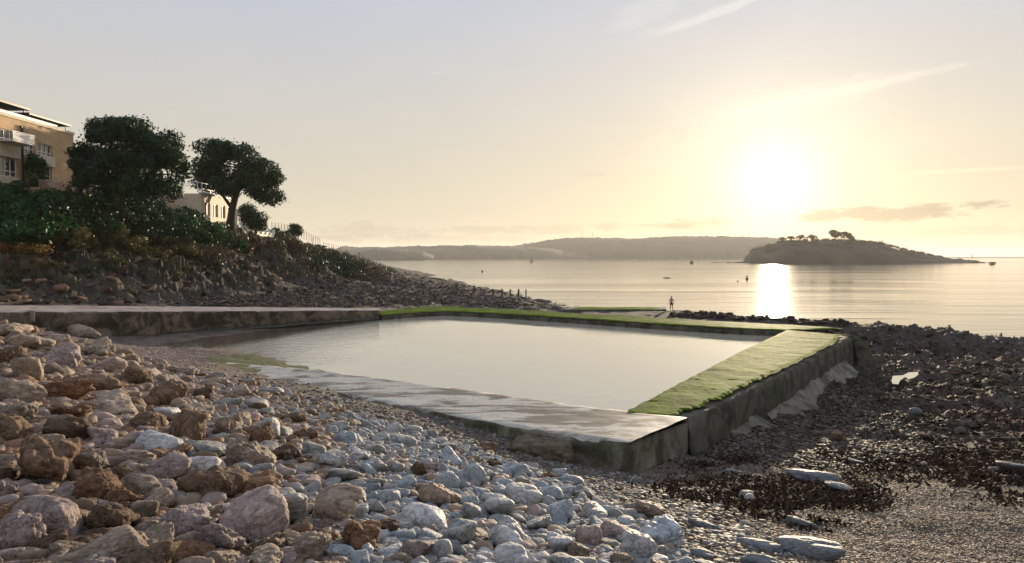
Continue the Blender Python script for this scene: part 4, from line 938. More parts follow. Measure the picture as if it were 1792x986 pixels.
#PART2
# ------------------------------------------------------------------ foliage
def leaves(centers, radii, per, lsize, seed, squash=0.8, shell=0.55):
    r = np.random.default_rng(seed); k = len(centers); n = k * per
    c = np.repeat(np.asarray(centers), per, 0); rr = np.repeat(np.asarray(radii), per)
    d = r.normal(size=(n, 3)); d /= np.linalg.norm(d, axis=1)[:, None]
    rad_ = rr * (shell + (1 - shell) * r.random(n) ** 0.5) * (1 + 0.30 * fbm(d[:, 0] * 2 + c[:, 0], d[:, 1] * 2 + c[:, 1], d[:, 2] * 2, oct=2, seed=seed)) * (1 + 0.45 * (r.random(n) ** 6))
    p = c + d * rad_[:, None] * np.array([1, 1, squash])
    nrm_ = d + r.normal(0, 0.6, (n, 3)); nrm_ /= np.linalg.norm(nrm_, axis=1)[:, None]
    t = np.cross(nrm_, r.normal(size=(n, 3))); t /= np.linalg.norm(t, axis=1)[:, None]; b = np.cross(nrm_, t)
    s = lsize * r.uniform(0.6, 1.3, n)[:, None]
    V = np.stack([p - t * s * 0.5, p + b * s * 0.28, p + t * s * 0.5, p - b * s * 0.28], 1).reshape(-1, 3)
    tint = np.repeat(np.clip(r.random(n) * 0.6 + np.repeat(r.random(k), per) * 0.4, 0, 1), 4)
    return V, np.arange(n * 4).reshape(-1, 4), tint
def crown_from_outline(outline, d, depth, n, rc, seed, holes=()):
    r = np.random.default_rng(seed); xs = [p[0] for p in outline]; ys = [p[1] for p in outline]; C_, Rr = [], []
    while len(C_) < n:
        px = r.uniform(min(xs), max(xs)); py = r.uniform(min(ys), max(ys))
        if not inpoly([px], [py], outline)[0]: continue
        if any((px - h[0]) ** 2 / h[2] ** 2 + (py - h[1]) ** 2 / h[3] ** 2 < 1 for h in holes): continue
        cx = (min(xs) + max(xs)) / 2; u = (px - cx) / ((max(xs) - min(xs)) / 2)
        dep = depth * math.sqrt(max(0.05, 1 - u * u)); v = atY(px, py, d + r.uniform(-1, 1) * dep)
        C_.append(v[:]); Rr.append(rc * r.uniform(0.55, 1.15))
    return np.array(C_), np.array(Rr)
def shrink(poly, px):
    cx = sum(p[0] for p in poly) / len(poly); cy = sum(p[1] for p in poly) / len(poly); out = []
    for x, y in poly:
        dx_, dy_ = x - cx, y - cy; L = math.hypot(dx_, dy_); f = max(0, (L - px) / L); out.append((cx + dx_ * f, cy + dy_ * f))
    return out
def big_tree(name, label, outline, d, depth, n, rc, base, limbs, mat, seed, per=260, lsize=0.42, holes=(), cat='tree', group=None, tr=0.55):
    root = empty(name, base, label, cat, group)
    C_, Rr = crown_from_outline(shrink(outline, rc * F / d * 0.75), d, depth, n, rc, seed, holes)
    V, Fq, ti = leaves(C_, Rr, per, lsize, seed + 1)
    o = mesh_np('crown', V, Fq, mat, smooth=False, attr={'tint': ti}); o.parent = root; rel(o, root)
    b = MB()
    for L in limbs: b.tube(L[0], L[1], 9)
    rr = random.Random(seed)
    for _ in range(26):
        c = Vector(C_[rr.randrange(len(C_))]); s = limbs[rr.randrange(len(limbs))][0][-1]; s = Vector(s)
        m_ = s.lerp(c, 0.5) + Vector((rr.uniform(-.5, .5), rr.uniform(-.5, .5), rr.uniform(-.2, .5))); b.tube([s, m_, c], [tr * 0.3, tr * 0.18, 0.05], 5)
    o = b.build('trunk', M_bark, root, True); rel(o, root)
    return root
T1 = [(105, 268), (112, 258), (133, 240), (130, 222), (155, 207), (185, 201), (222, 203), (230, 196), (248, 198), (270, 210), (285, 222), (310, 230), (325, 245), (334, 275), (338, 300), (328, 330), (310, 350), (270, 355), (245, 362), (225, 372), (200, 372), (185, 358), (160, 335), (140, 338), (120, 345), (112, 320), (114, 290)]
hx1 = hit([212], [384]); b0 = Vector([float(v[0]) for v in hx1])
big_tree('evergreen_tree', 'broad dense evergreen tree on the cliff beside the apartment building', T1, 84, 5.5, 135, 1.3, b0,
         [([b0 - Vector((0, 0, 1.0)), atY(214, 350, 84), atY(222, 300, 84)], [.55, .42, .3]), ([atY(214, 355, 84), atY(190, 320, 83), atY(165, 290, 83)], [.35, .28, .18]), ([atY(214, 350, 84), atY(250, 320, 85), atY(285, 280, 85)], [.35, .26, .16]), ([atY(160, 372, 83), atY(142, 335, 83), atY(140, 300, 83)], [.25, .2, .12])],
         L_oak, 5, 380, 0.34, holes=((240, 275, 5, 4), (215, 245, 6, 4), (302, 292, 5, 5), (165, 232, 5, 4)))
T2 = [(335, 250), (345, 240), (370, 238), (385, 235), (412, 238), (430, 250), (450, 266), (470, 276), (486, 290), (498, 305), (502, 318), (490, 330), (496, 350), (482, 366), (470, 357), (455, 350), (440, 342), (425, 338), (410, 345), (395, 352), (375, 342), (350, 335), (337, 320), (335, 290), (343, 270)]
b0 = atY(402, 398, 122)
big_tree('evergreen_tree', 'wide spreading evergreen tree with bare leaning trunk above the pale balustrade', T2, 122, 7.0, 125, 1.5, b0,
         [([b0 - Vector((0, 0, .6)), atY(407, 365, 122), atY(415, 335, 122)], [.75, .6, .45]), ([atY(413, 345, 122), atY(395, 315, 121), atY(380, 285, 120)], [.45, .32, .2]), ([atY(414, 338, 122), atY(435, 312, 123), atY(462, 298, 124)], [.42, .3, .18]), ([atY(415, 335, 122), atY(420, 300, 124), atY(418, 268, 124)], [.4, .28, .16]), ([atY(404, 362, 122), atY(385, 335, 121), atY(362, 310, 120)], [.3, .22, .15])],
         L_oak, 15, 300, 0.42, holes=((398, 284, 15, 9), (410, 295, 8, 6), (345, 262, 6, 5), (425, 345, 9, 5)), tr=0.6)
T3 = [(418, 358), (436, 350), (452, 362), (466, 380), (482, 402), (440, 408), (424, 398), (416, 375)]
b0 = atY(448, 406, 136)
big_tree('small_tree', 'rounded dark small tree just right of the spreading tree trunk', T3, 136, 3.0, 30, 1.3, b0, [([b0 - Vector((0, 0, .6)), atY(446, 385, 136)], [.25, .18])], L_oak, 25, 300, 0.36)
T4 = [(497, 397), (505, 388), (520, 387), (530, 397), (532, 412), (528, 432), (500, 432), (494, 412)]
b0 = atY(513, 430, 170)
big_tree('round_bush', 'dark rounded bush alone at the cliff railing', T4, 170, 2.2, 22, 1.1, b0, [([b0 - Vector((0, 0, .6)), atY(513, 415, 170)], [.2, .12])], L_oak, 35, 300, 0.34, cat='bush')

# shrubs: a few kinds, copied
def shrub_proto(mat, seed, n=14, per=170, ls=0.17):
    r = np.random.default_rng(seed); c = r.normal(size=(n, 3)) * np.array([.42, .42, .25]); c[:, 2] = np.abs(c[:, 2]) + 0.25
    V, Fq, ti = leaves(c, r.uniform(.28, .48, n), per, ls, seed); return mesh_np('foliage', V, Fq, mat, False, {'tint': ti}, mesh_only=True)
stem_b = MB(); [stem_b.tube([(0, 0, -.4), (math.cos(a) * .15, math.sin(a) * .15, .25), (math.cos(a) * .35, math.sin(a) * .35, .6)], [.05, .035, .015], 5) for a in (0, 1.3, 2.6, 3.9, 5.1)]
stem_me = stem_b.build('stem', M_bark); SM = stem_me.data; bpy.data.objects.remove(stem_me)
SH = {'green': [shrub_proto(L_green, 50), shrub_proto(L_green, 51), shrub_proto(L_oak, 52)], 'olive': [shrub_proto(L_olive, 53), shrub_proto(L_olive, 54)],
      'brown': [shrub_proto(L_brown, 55, per=120), shrub_proto(L_brown, 56, per=120)], 'ochre': [shrub_proto(L_ochre, 57, per=110)]}
SLAB = {'green': 'dark green shrub in the dense thicket below the cliff-top buildings', 'olive': 'yellowish olive shrub on the open slope below the green thicket', 'brown': 'dry grey-brown shrub on the slope below the balustrade', 'ochre': 'rusty ochre bracken clump on the slope above the sea wall'}
SGRP = {'green': 'green shrubs of the thicket', 'olive': 'olive shrubs on the slope', 'brown': 'dry brown shrubs', 'ochre': 'bracken clumps'}
def place_shrub(px, py, kind, s):
    x, y, z = [float(v[0]) for v in hit([px], [py])]
    z = float(HT(x, y)[0]); o = bpy.data.objects.new(kind_name[kind], None); COL.objects.link(o); o.location = (x, y, z - 0.1 * s)
    o.scale = (s * random.uniform(.9, 1.2), s * random.uniform(.9, 1.2), s * random.uniform(.8, 1.1)); o.rotation_euler.z = random.uniform(0, 6.28)
    tag(o, SLAB[kind], 'shrub', SGRP[kind])
    link(bpy.data.objects.new('foliage', random.choice(SH[kind])), o); link(bpy.data.objects.new('stem', SM), o)
kind_name = {'green': 'green_shrub', 'olive': 'olive_shrub', 'brown': 'dry_shrub', 'ochre': 'bracken_clump'}
TH = [(-20, 366), (40, 366), (120, 378), (200, 385), (290, 398), (330, 410), (372, 422), (400, 432), (380, 440), (280, 424), (140, 410), (60, 425), (-20, 430)]
for px, py in pix_samples(TH, 140): place_shrub(px, py, 'green', random.uniform(1.7, 3.3))
for px, py in pix_samples([(-10, 425), (60, 420), (140, 408), (280, 422), (370, 436), (300, 450), (160, 440), (60, 455), (0, 460)], 26): place_shrub(px, py, 'olive', random.uniform(1.0, 2.0))
for px, py in pix_samples([(10, 420), (60, 415), (90, 440), (40, 460), (5, 450)], 7): place_shrub(px, py, 'ochre', random.uniform(1.0, 1.6))
for px, py in ((392, 432), (410, 432), (425, 434), (440, 430), (455, 436), (470, 428), (490, 432), (410, 440), (372, 440), (350, 432), (505, 440), (480, 445), (440, 445), (395, 455), (330, 446), (360, 458), (520, 446), (540, 444)):
    place_shrub(px, py, 'brown', random.uniform(1.7, 2.8))
for px, py in ((205, 396), (228, 394), (190, 390), (215, 402), (460, 424), (430, 428), (500, 424), (515, 432), (530, 436), (385, 424), (480, 424), (365, 418)): place_shrub(px, py, 'green', random.uniform(1.8, 2.8))
for px, py in pix_samples([(0, 440), (200, 435), (420, 450), (480, 470), (300, 480), (0, 480)], 16): place_shrub(px, py, random.choice(['brown', 'olive', 'green']), random.uniform(0.5, 1.1))

scrub('hillside_scrub', [(0, 440), (140, 425), (300, 440), (420, 450), (560, 450), (610, 465), (600, 490), (480, 495), (0, 500)], 520, 0.2, 0.8, 70, 0.2, [L_brown, L_olive, L_oak], ['dry brown scrub and bracken over the hillside', 'olive grass tufts over the hillside', 'dark green ivy patches over the hillside'], 201)
scrub('headland_scrub', [(540, 436), (600, 446), (640, 465), (690, 474), (640, 490), (520, 470)], 900, 0.6, 1.8, 60, 0.45, [L_brown, L_oak], ['dark brown scrub on the headland', 'dark green scrub on the headland'], 211)

# ------------------------------------------------------------------ apartment building
M_brick = simple('tan_render', (0.50, 0.335, 0.17), 0.8, 1.2, 0.15, 0.3)
M_cream = simple('cream_render', (0.62, 0.52, 0.38), 0.7, 1.5, 0.1, 0.1)
M_white = simple('white_paint', (0.78, 0.74, 0.68), 0.5, 2, 0.06, 0.05)
M_dark = simple('dark_grey_metal', (0.035, 0.045, 0.045), 0.45, 2, 0.2, 0.0)
def glass_mat():
    m, t, p = new_mat('window_glass'); p.inputs['Base Color'].default_value = (0.03, 0.035, 0.04, 1); p.inputs['Roughness'].default_value = 0.06; p.inputs['Specular IOR Level'].default_value = 0.9; return m
M_glass = glass_mat()
ab = empty('apartment_building', (-63, 84, 11.5), 'tan apartment block on the cliff with dark roof canopies and cream panels', 'building')
def bx(parent, name, mat, x0, x1, y0, y1, z0, z1, root, bev=0.0, sub=False):
    b = MB(); b.box(((x0 + x1) / 2, (y0 + y1) / 2, (z0 + z1) / 2), (x1 - x0, y1 - y0, z1 - z0), 0, bev)
    o = b.build(name, mat, parent); o.location = -Vector(root.location) if parent is root else (0, 0, 0); return o
XF = -56.0
# facade with real openings: piers and bands
def facade(root, xf, depth, y0, y1, z0, z1, holes, mat):
    ys = sorted({y0, y1, *[h[0] for h in holes], *[h[1] for h in holes]}); zs = sorted({z0, z1, *[h[2] for h in holes], *[h[3] for h in holes]})
    b = MB()
    for ya, yb in zip(ys, ys[1:]):
        for za, zb_ in zip(zs, zs[1:]):
            cy, cz = (ya + yb) / 2, (za + zb_) / 2
            if any(h[0] < cy < h[1] and h[2] < cz < h[3] for h in holes): continue
            b.box((xf - depth / 2, cy, cz), (depth, yb - ya, zb_ - za))
    bmesh.ops.remove_doubles(b.b, verts=b.b.verts, dist=0.001)
    o = b.build('wall', mat, root); rel(o, root); return o
holes = [(77.0, 80.0, 17.6, 19.6), (77.0, 80.0, 14.5, 16.4), (81.3, 84.2, 18.15, 19.6), (81.3, 84.2, 14.4, 16.5), (85.2, 87.3, 17.3, 19.7), (87.8, 90.6, 17.6, 18.95), (87.7, 90.4, 14.75, 16.4), (73, 75.5, 17.6, 19.6)]
facade(ab, XF, 0.4, 68.0, 95.0, 10.0, 21.0, holes, M_brick)
bx(ab, 'core', M_brick, -72, XF - 0.9, 68.2, 94.8, 10, 20.9, ab); bx(ab, 'end_wall', M_brick, -72, XF - 0.41, 94.7, 95.0, 10, 20.95, ab); bx(ab, 'end_wall', M_brick, -72, XF - 0.41, 68.0, 68.3, 10, 20.95, ab)
for (ya, yb, za, zb_) in holes:
    w = bx(ab, 'window', M_glass, XF - .32, XF - .28, ya, yb, za, zb_, ab)
    f = MB(); t_w = 0.09; n_ = max(2, round((yb - ya) / 0.95))
    for k in range(n_ + 1): f.box((XF - .24, ya + (yb - ya) * k / n_ * 0.97 + 0.04, (za + zb_) / 2), (.08, t_w, zb_ - za))
    for zz in (za + .05, zb_ - .05, za + (zb_ - za) * .3): f.box((XF - .237, (ya + yb) / 2, zz), (.07, yb - ya, t_w))
    f.build('frame', M_white, w)
for ya, yb, za, zb_ in ((80.9, 84.5, 16.55, 18.1), (87.6, 90.8, 16.4, 17.58), (76.6, 80.2, 16.45, 17.55)): bx(ab, 'spandrel_panel', M_cream, XF, XF + .18, ya, yb, za, zb_, ab)
for ya, yb, za, zb_ in ((80.9, 84.4, 13.6, 14.35), (87.6, 90.6, 13.95, 14.7)): bx(ab, 'sill_band', M_cream, XF, XF + .25, ya, yb, za, zb_, ab)
bal = MB(); bal.box((XF + .9, 82.6, 18.12), (1.9, 3.8, .1)); 
for k in range(13): bal.box((XF + 1.8, 80.8 + k * .3, 18.65), (.04, .04, 1.0))
bal.box((XF + 1.8, 82.6, 19.17), (.08, 3.8, .08)); bal.box((XF + .9, 80.75, 19.17), (1.8, .06, .08)); bal.box((XF + .9, 84.45, 19.17), (1.8, .06, .08)); bal.box((XF + 1.8, 82.6, 18.65), (.02, 3.6, .85))
o = bal.build('balcony', M_white, ab); rel(o, ab)
for yy in (81.9 + .3, 85.0): 
    b = MB(); b.tube([(XF + .12, yy + (2.6 if yy < 83 else 0), 13.5), (XF + .12, yy + (2.6 if yy < 83 else 0), 20.2)], .07, 8); b.box((XF + .14, yy + (2.6 if yy < 83 else 0), 20.25), (.28, .35, .25)); o = b.build('downpipe', M_dark, ab); rel(o, ab)
bx(ab, 'parapet', M_cream, XF - .5, XF + .12, 68, 95.1, 21.0, 21.35, ab, .02)
bx(ab, 'penthouse_wall', M_glass, -70, -59.5, 70, 93.5, 21.0, 22.55, ab)
bx(ab, 'terrace_wall', M_white, XF - 1.0, XF - .8, 79, 93, 21.35, 21.9, ab)
c1 = bx(ab, 'canopy', M_dark, -68, -57.0, 66, 88.2, 22.75, 23.05, ab, .03); c2 = bx(ab, 'canopy', M_dark, -68, -56.4, 87.0, 95.3, 22.1, 22.35, ab, .03)
for y in (70, 76, 82, 87.6): o = bx(ab, 'canopy_post', M_dark, -57.5, -57.38, y, y + .12, 21.3, 22.75, ab)
for y in (90, 94.8): o = bx(ab, 'canopy_post', M_dark, -56.9, -56.8, y, y + .1, 21.3, 22.1, ab)
bx(ab, 'terrace', M_brick, XF, XF + 2.2, 84.5, 95.5, 10.5, 13.4, ab)
b = MB()
for k in range(36): b.box((XF + 2.15, 84.6 + k * .3, 13.85), (.05, .12, .9))
b.box((XF + 2.15, 90, 14.3), (.07, 11, .06)); o = b.build('terrace_railing', simple('pink_timber', (0.38, 0.25, 0.19)), ab); rel(o, ab)
iv_c = [(XF + .5 + random.random() * .8, random.uniform(84.9, 87.4), random.uniform(12.4, 17.0)) for _ in range(46)]
V, Fq, ti = leaves(np.array(iv_c), np.full(46, .62), 150, .2, 404); ivy = empty('climbing_plant', (XF + 1, 86, 12.0), 'tall dark climbing plant covering the wall between the flats\' balconies', 'plant')
o = mesh_np('foliage', V, Fq, L_green, False, {'tint': ti}); o.parent = ivy; rel(o, ivy); b = MB(); b.tube([(XF + .8, 86, 11), (XF + .7, 86.2, 14), (XF + .6, 86, 16.5)], [.12, .08, .04], 6); o = b.build('stem', M_bark, ivy); rel(o, ivy)
# low terrace walls and small houses behind the trees
def wall_run(name, label, pts, h, mat, cat='wall', thick=0.3):
    root = empty(name, pts[0], label, cat); b = MB()
    for a, c in zip(pts, pts[1:]):
        L = (c - a).length; ang_ = math.atan2(c.y - a.y, c.x - a.x); sl = math.atan2(c.z - a.z, (c.xy - a.xy).length)
        M = Matrix.Translation((a + c) / 2) @ Matrix.Rotation(ang_, 4, 'Z') @ Matrix.Rotation(-sl, 4, 'Y'); b.box((0, 0, -h / 2), (L, thick, h), 0, .02, M)
    o = b.build('wall_body', mat, root); rel(o, root)
    cpg = MB()
    for a, c in zip(pts, pts[1:]):
        L = (c - a).length; ang_ = math.atan2(c.y - a.y, c.x - a.x); sl = math.atan2(c.z - a.z, (c.xy - a.xy).length)
        M = Matrix.Translation((a + c) / 2) @ Matrix.Rotation(ang_, 4, 'Z') @ Matrix.Rotation(-sl, 4, 'Y'); cpg.box((0, 0, .04), (L + .1, thick + .15, .08), 0, .01, M)
    o = cpg.build('coping', M_white, root); rel(o, root); return root
wall_run('terrace_wall', 'short pale terrace wall sloping under the big tree', [atY(140, 346, 90), atY(160, 349, 92), atY(198, 360, 97)], 0.8, M_cream)
an = empty('annexe', atY(150, 340, 97), 'small cream annexe with one window glimpsed under the big tree', 'building')
p0 = atY(140, 344, 97)
o = bx(an, 'wall', M_cream, p0.x - 4, p0.x + 1.6, 96, 101, p0.z - 2, p0.z + 2.2, an); w = bx(an, 'window', M_glass, p0.x + 1.6, p0.x + 1.64, 96.6, 99.8, p0.z - .1, p0.z + 1.4, an); w = bx(an, 'window', M_glass, p0.x - .6, p0.x + 1.3, 95.95, 96.0, p0.z + .1, p0.z + 1.5, an); bx(an, 'roof', M_white, p0.x - 4.2, p0.x + 1.9, 95.8, 101.2, p0.z + 2.2, p0.z + 2.4, an)
ct = empty('cottage', atY(265, 365, 112), 'small pinkish house glimpsed between the two big trees', 'building')
p0 = atY(250, 364, 112)
bx(ct, 'wall', simple('pink_render', (0.5, 0.36, 0.28)), p0.x, p0.x + 3.6, 112, 117, p0.z - 1.5, p0.z + 2.0, ct); bx(ct, 'window', M_glass, p0.x + 1.4, p0.x + 2.2, 111.94, 111.99, p0.z + .3, p0.z + 1.4, ct); bx(ct, 'chimney', M_white, p0.x + 2.6, p0.x + 3.2, 112.6, 113.3, p0.z + 2.0, p0.z + 3.0, ct); bx(ct, 'roof', M_dark, p0.x - .2, p0.x + 3.8, 111.8, 117.2, p0.z + 2.0, p0.z + 2.2, ct)
# villa with tall windows
vl = empty('villa', (-49, 122, 10.5), 'small pale flat-roofed villa with a row of tall windows beside the tree trunk', 'building')
vh = [(116.6 + 3.1 * k, 118.5 + 3.1 * k, 11.9, 14.0) for k in range(4)]
XV = -48.2
facade(vl, XV, .35, 115.0, 130.0, 9.5, 15.3, vh, M_cream)
bx(vl, 'core', M_cream, -57, XV - .8, 115.1, 129.9, 9.5, 15.2, vl); bx(vl, 'side_wall', M_cream, -57, XV - .36, 114.9, 115.1, 9.5, 15.28, vl)
for (ya, yb, za, zb_) in vh:
    w = bx(vl, 'window', M_glass, XV - .3, XV - .26, ya, yb, za, zb_, vl); f = MB(); [f.box((XV - .2, y, (za + zb_) / 2), (.1, .2, zb_ - za)) for y in (ya + .1, (ya + yb) / 2, yb - .1)]; f.box((XV - .197, (ya + yb) / 2, zb_ - .06), (.09, yb - ya, .12)); f.build('frame', M_white, w)
bx(vl, 'parapet', M_white, XV - .3, XV + .15, 114.8, 130.1, 15.3, 15.55, vl)
b = MB(); [b.box((XV - .6 - .0 * k, 115.2 + k * 1.6, 16.3), (.1, .14, 1.6)) for k in range(7)]; b.box((XV - .6, 120, 17.1), (.14, 10.2, .14)); b.box((XV - .6, 120, 16.2), (.05, 9.8, .08)); [b.box((XV - 3, 115.2 + k * 3.2, 17.1), (4.8, .12, .12)) for k in range(4)]
o = b.build('roof_frame', M_white, vl); rel(o, vl)
# balustrade wall
bp = [atY(350, 393, 118), atY(388, 397, 122), atY(420, 402.5, 130), atY(450, 406, 139), atY(478, 409.5, 148)]
bw = wall_run('balustrade_wall', 'pale cream cliff-top wall with square piers under the spreading tree', bp, 0.75, M_cream)
for i in range(12):
    u = i / 11 * 3 + 1; j = min(int(u), 3); p = bp[j].lerp(bp[j + 1], u - j)
    b = MB(); b.box(p + Vector((0.1, 0, .2)), (.45, .45, 1.0), R(30), .02); b.box(p + Vector((0.1, 0, .74)), (.55, .55, .1), R(30)); o = b.build('pier', M_white, bw); rel(o, bw)
# cliff railing and lamp posts
def railing(name, label, pts, h, step, mat, r=0.03, rails=2, root_cat='railing'):
    P = resample(pts, step); root = empty(name, P[0], label, root_cat)
    for p in P:
        b = MB(); b.tube([p - Vector((0, 0, .6)), p + Vector((0, 0, h))], r, 6); o = b.build('post', mat, root); rel(o, root)
    for k in range(rails):
        z = Vector((0, 0, h * (1 - 0.42 * k) - .02)); b = MB(); b.tube([p + z for p in P], r * .7, 5); o = b.build('rail', mat, root); rel(o, root)
M_rail = simple('grey_rail', (0.07, 0.065, 0.06), .7)
railing('cliff_railing', 'thin metal railing stepping down the cliff top toward the headland', [atY(476, 402, 152), atY(498, 404, 165), atY(532, 415, 190), atY(560, 426, 215)], 1.5, 3.2, M_rail, 0.06)
railing('cliff_railing', 'short low railing further down on the headland crest', [atY(566, 431, 260), atY(596, 436, 300)], 1.4, 5.5, M_rail, 0.07)
railing('beach_handrail', 'low dark handrail crossing the beach behind the sea wall', [atY(378, 519, 82), atY(440, 519.5, 86), atY(520, 519.5, 94), atY(640, 521, 104)], 0.4, 3.0, M_dark, 0.035, 1)
for (px, py0, py1, d, lb) in ((466, 400, 372, 146, 'thin pole standing by the small dark tree'), (547, 432, 417, 205, 'short pale marker post below the cliff railing')):
    a = atY(px, py0, d); c = atY(px, py1, d); b = MB(); b.tube([a - Vector((0, 0, .6)), c], [.09, .06], 8); b.box(c + Vector((0, 0, .05)), (.3, .3, .1)); tag(b.build('marker_post', M_cream), lb, 'post')

# groyne posts on the beach
for k, (px, py1, py0, d) in enumerate(((794, 505, 509, 140), (812, 506, 511, 140), (846, 508, 514.5, 138), (863.5, 508, 517, 136), (878.5, 507.5, 519, 134), (893, 508, 520.5, 132), (907.6, 508, 522.5, 130), (920.5, 508.5, 525, 128))):
    a = atY(px, py0, d); c = atY(px, py1, d); zt = float(HT(a.x, a.y)[0])
    b = MB(); wd = .17 if k not in (6,) else .22
    c.z += 0.18; wd *= 1.25
    b.box(((a.x + c.x) / 2, d, (min(zt, a.z) - .4 + c.z) / 2), (wd, wd, c.z - min(zt, a.z) + .4), R(12 * k), .02)
    if k == 6: b.tube([(a.x - .02, d, c.z - .5), (a.x - .75, d, zt + .1)], .07, 6)
    names = ['low stub', 'second low stub', 'short slim post', 'slim post', 'upright post', 'upright post', 'stout braced post', 'tallest post']
    labs = ['low wooden stub farthest left in the groyne row', 'low wooden stub second from left in the groyne row', 'short wooden groyne post third from left', 'wooden groyne post fourth from left', 'wooden groyne post fifth from left', 'wooden groyne post third from the seaward end', 'wooden groyne post with leaning brace next to the seaward end', 'last wooden groyne post nearest the sea']
    tag(b.build('groyne_post', M_wood), labs[k], 'post', 'groyne posts on the beach')

# ------------------------------------------------------------------ far land
def land(name, prof, D, depth, base_z, mat, nx=500, ny=46, rough=2.0, hf=1.5, seed=0, skew=0.5, label=None, front=0.0):
    px = np.array([p[0] for p in prof], float); py = np.array([p[1] for p in prof], float)
    u = np.linspace(px[0], px[-1], nx); ypx = np.interp(u, px, py)
    Yc = D + depth * skew; zt = CZ + (449.5 - ypx) * Yc / F
    T = np.linspace(0, 1, ny); V = np.zeros((nx, ny, 3))
    xw = (u - 896) / F * Yc
    prof_t = np.where(T < skew, np.sin(np.clip(T / skew, 0, 1) * math.pi / 2) ** 0.55, np.cos(np.clip((T - skew) / (1 - skew), 0, 1) * math.pi / 2) ** 0.8)
    V[:, :, 1] = D + depth * T[None, :]; V[:, :, 0] = ((u - 896) / F)[:, None] * V[:, :, 1]
    e = np.minimum(1, np.minimum(np.arange(nx), nx - 1 - np.arange(nx)) / 8.0)
    V[:, :, 2] = base_z + np.maximum(0, zt - base_z)[:, None] * prof_t[None, :]
    v = V.reshape(-1, 3); w = np.tile(prof_t, nx) * np.repeat(e, ny)
    v[:, 2] += w * (rough * fbm(v[:, 0] / (depth * .12), v[:, 1] / (depth * .12), oct=5, seed=seed) + hf * sst(0.85, 1.0, np.tile(prof_t, nx)) * np.clip(fbm(v[:, 0] / (hf * 5), v[:, 1] / (hf * 12), oct=3, seed=seed + 5), -0.1, 1) * 1.5)
    v[:, 1] += (1 - w) * 6 * fbm(v[:, 0] / 30, v[:, 0] * 0, oct=3, seed=seed + 2) * depth / 300
    i = (np.arange(nx - 1)[:, None] * ny + np.arange(ny - 1)[None, :]).ravel()
    o = mesh_np(name, v, np.stack([i, i + ny, i + ny + 1, i + 1], 1), mat); tag(o, kind='structure'); return o
M_hill = simple('hill_cover', (0.05, 0.052, 0.03), .9, .006, .5, 0)
M_isle = simple('island_cover', (0.05, 0.043, 0.027), .9, .03, .5, .5, dist=1.0)
land('hills', [(860, 446), (880, 436), (900, 431), (930, 427), (960, 421), (1000, 417.5), (1020, 417), (1070, 418), (1110, 418), (1160, 416), (1220, 415.5), (1262, 415), (1300, 416), (1340, 417), (1370, 420), (1400, 430), (1420, 446)], 3000, 900, -4, M_hill, rough=3, hf=3.0, seed=3)
land('hills', [(560, 446), (600, 433), (640, 434), (700, 433), (760, 432), (830, 430), (900, 432), (960, 436), (1000, 442), (1030, 449)], 2500, 700, -4, M_hill, rough=3, hf=2.0, seed=8)
land('hills', [(600, 447), (640, 441), (660, 436), (700, 438), (740, 442), (760, 449)], 1900, 400, -4, M_hill, rough=2, hf=2, seed=9)
isl = land('island', [(1300, 457), (1309, 449), (1318, 440), (1340, 436), (1352, 431), (1366, 425), (1390, 422.5), (1450, 421), (1500, 423.5), (1530, 428), (1548, 432), (1570, 438), (1592, 443), (1620, 448), (1650, 453), (1690, 456.5), (1716, 457.8)], 1000, 170, SEA - 1.5, M_isle, nx=640, rough=2.4, hf=1.6, seed=12)
def low_rocks(name, pts, label):
    bm_ = []
    c = []; s = []
    for px, py, w, h in pts:
        p = atZ(px, 458, SEA + 0.0); d = 1010; c.append(((px - 896) / F * d, d, SEA - .2)); s.append(w / F * d / 2)
    o = scatter(name, np.array(c), np.array(s), np.tile([[0.05, 0.045, 0.04]], (len(c), 1)), 4, 4, M_rubble, (0.16, 0.3), 0.2, kw=SP['rough'], tilt=0.05, seed=3); tag(o, kind='structure'); return o
low_rocks('reef', [(1250, 456, 12, 2), (1256, 455, 10, 3), (1264, 456, 10, 2), (1275, 456, 16, 2), (1283, 455, 12, 3), (1292, 455, 16, 3), (1303, 456, 20, 4), (1720, 458, 20, 2), (1705, 458, 20, 2), (1735, 458, 22, 3)], '')
# island trees
sc_c, sc_r = [], []
for k in range(330):
    px = random.uniform(1312, 1600) if k > 80 else random.uniform(1310, 1352); u_ = random.random()
    pr_ = [(1308, 448), (1316, 438), (1332, 435), (1345, 431), (1362, 424), (1385, 421), (1450, 420), (1500, 422), (1530, 426), (1548, 430), (1570, 437), (1600, 443)]
    py_ = float(np.interp(px, [a for a, b in pr_], [b for a, b in pr_])); Yk = 1085 - 60 * u_ ** 1.5
    z_ = CZ + (449.5 - py_) * 1085 / F; z_ = (SEA + (z_ - SEA) * math.sin(math.pi / 2 * max(.05, (Yk - 1000) / 85)) ** .55) + .3
    sc_c.append(((px - 896) / F * 1085, Yk, z_)); sc_r.append(random.uniform(1.2, 3.4) * (1.9 if px < 1400 and random.random() < .3 else 1))
V, Fq, ti = leaves(np.array(sc_c), np.array(sc_r), 60, 1.3, 99); o = mesh_np('island_scrub', V, Fq, L_brown, False, {'tint': ti}); tag(o, 'low scrub covering the island top and bluff', 'scrub', kind='stuff')
def isle_tree(kind, label, outline, d, depth, n, rc, base, mat, seed, per, ls, limbs):
    return big_tree(kind, label, outline, d, depth, n, rc, base, limbs, mat, seed, per, ls, group='trees on the island', tr=0.5)
bI = atY(1470, 422, 1075)
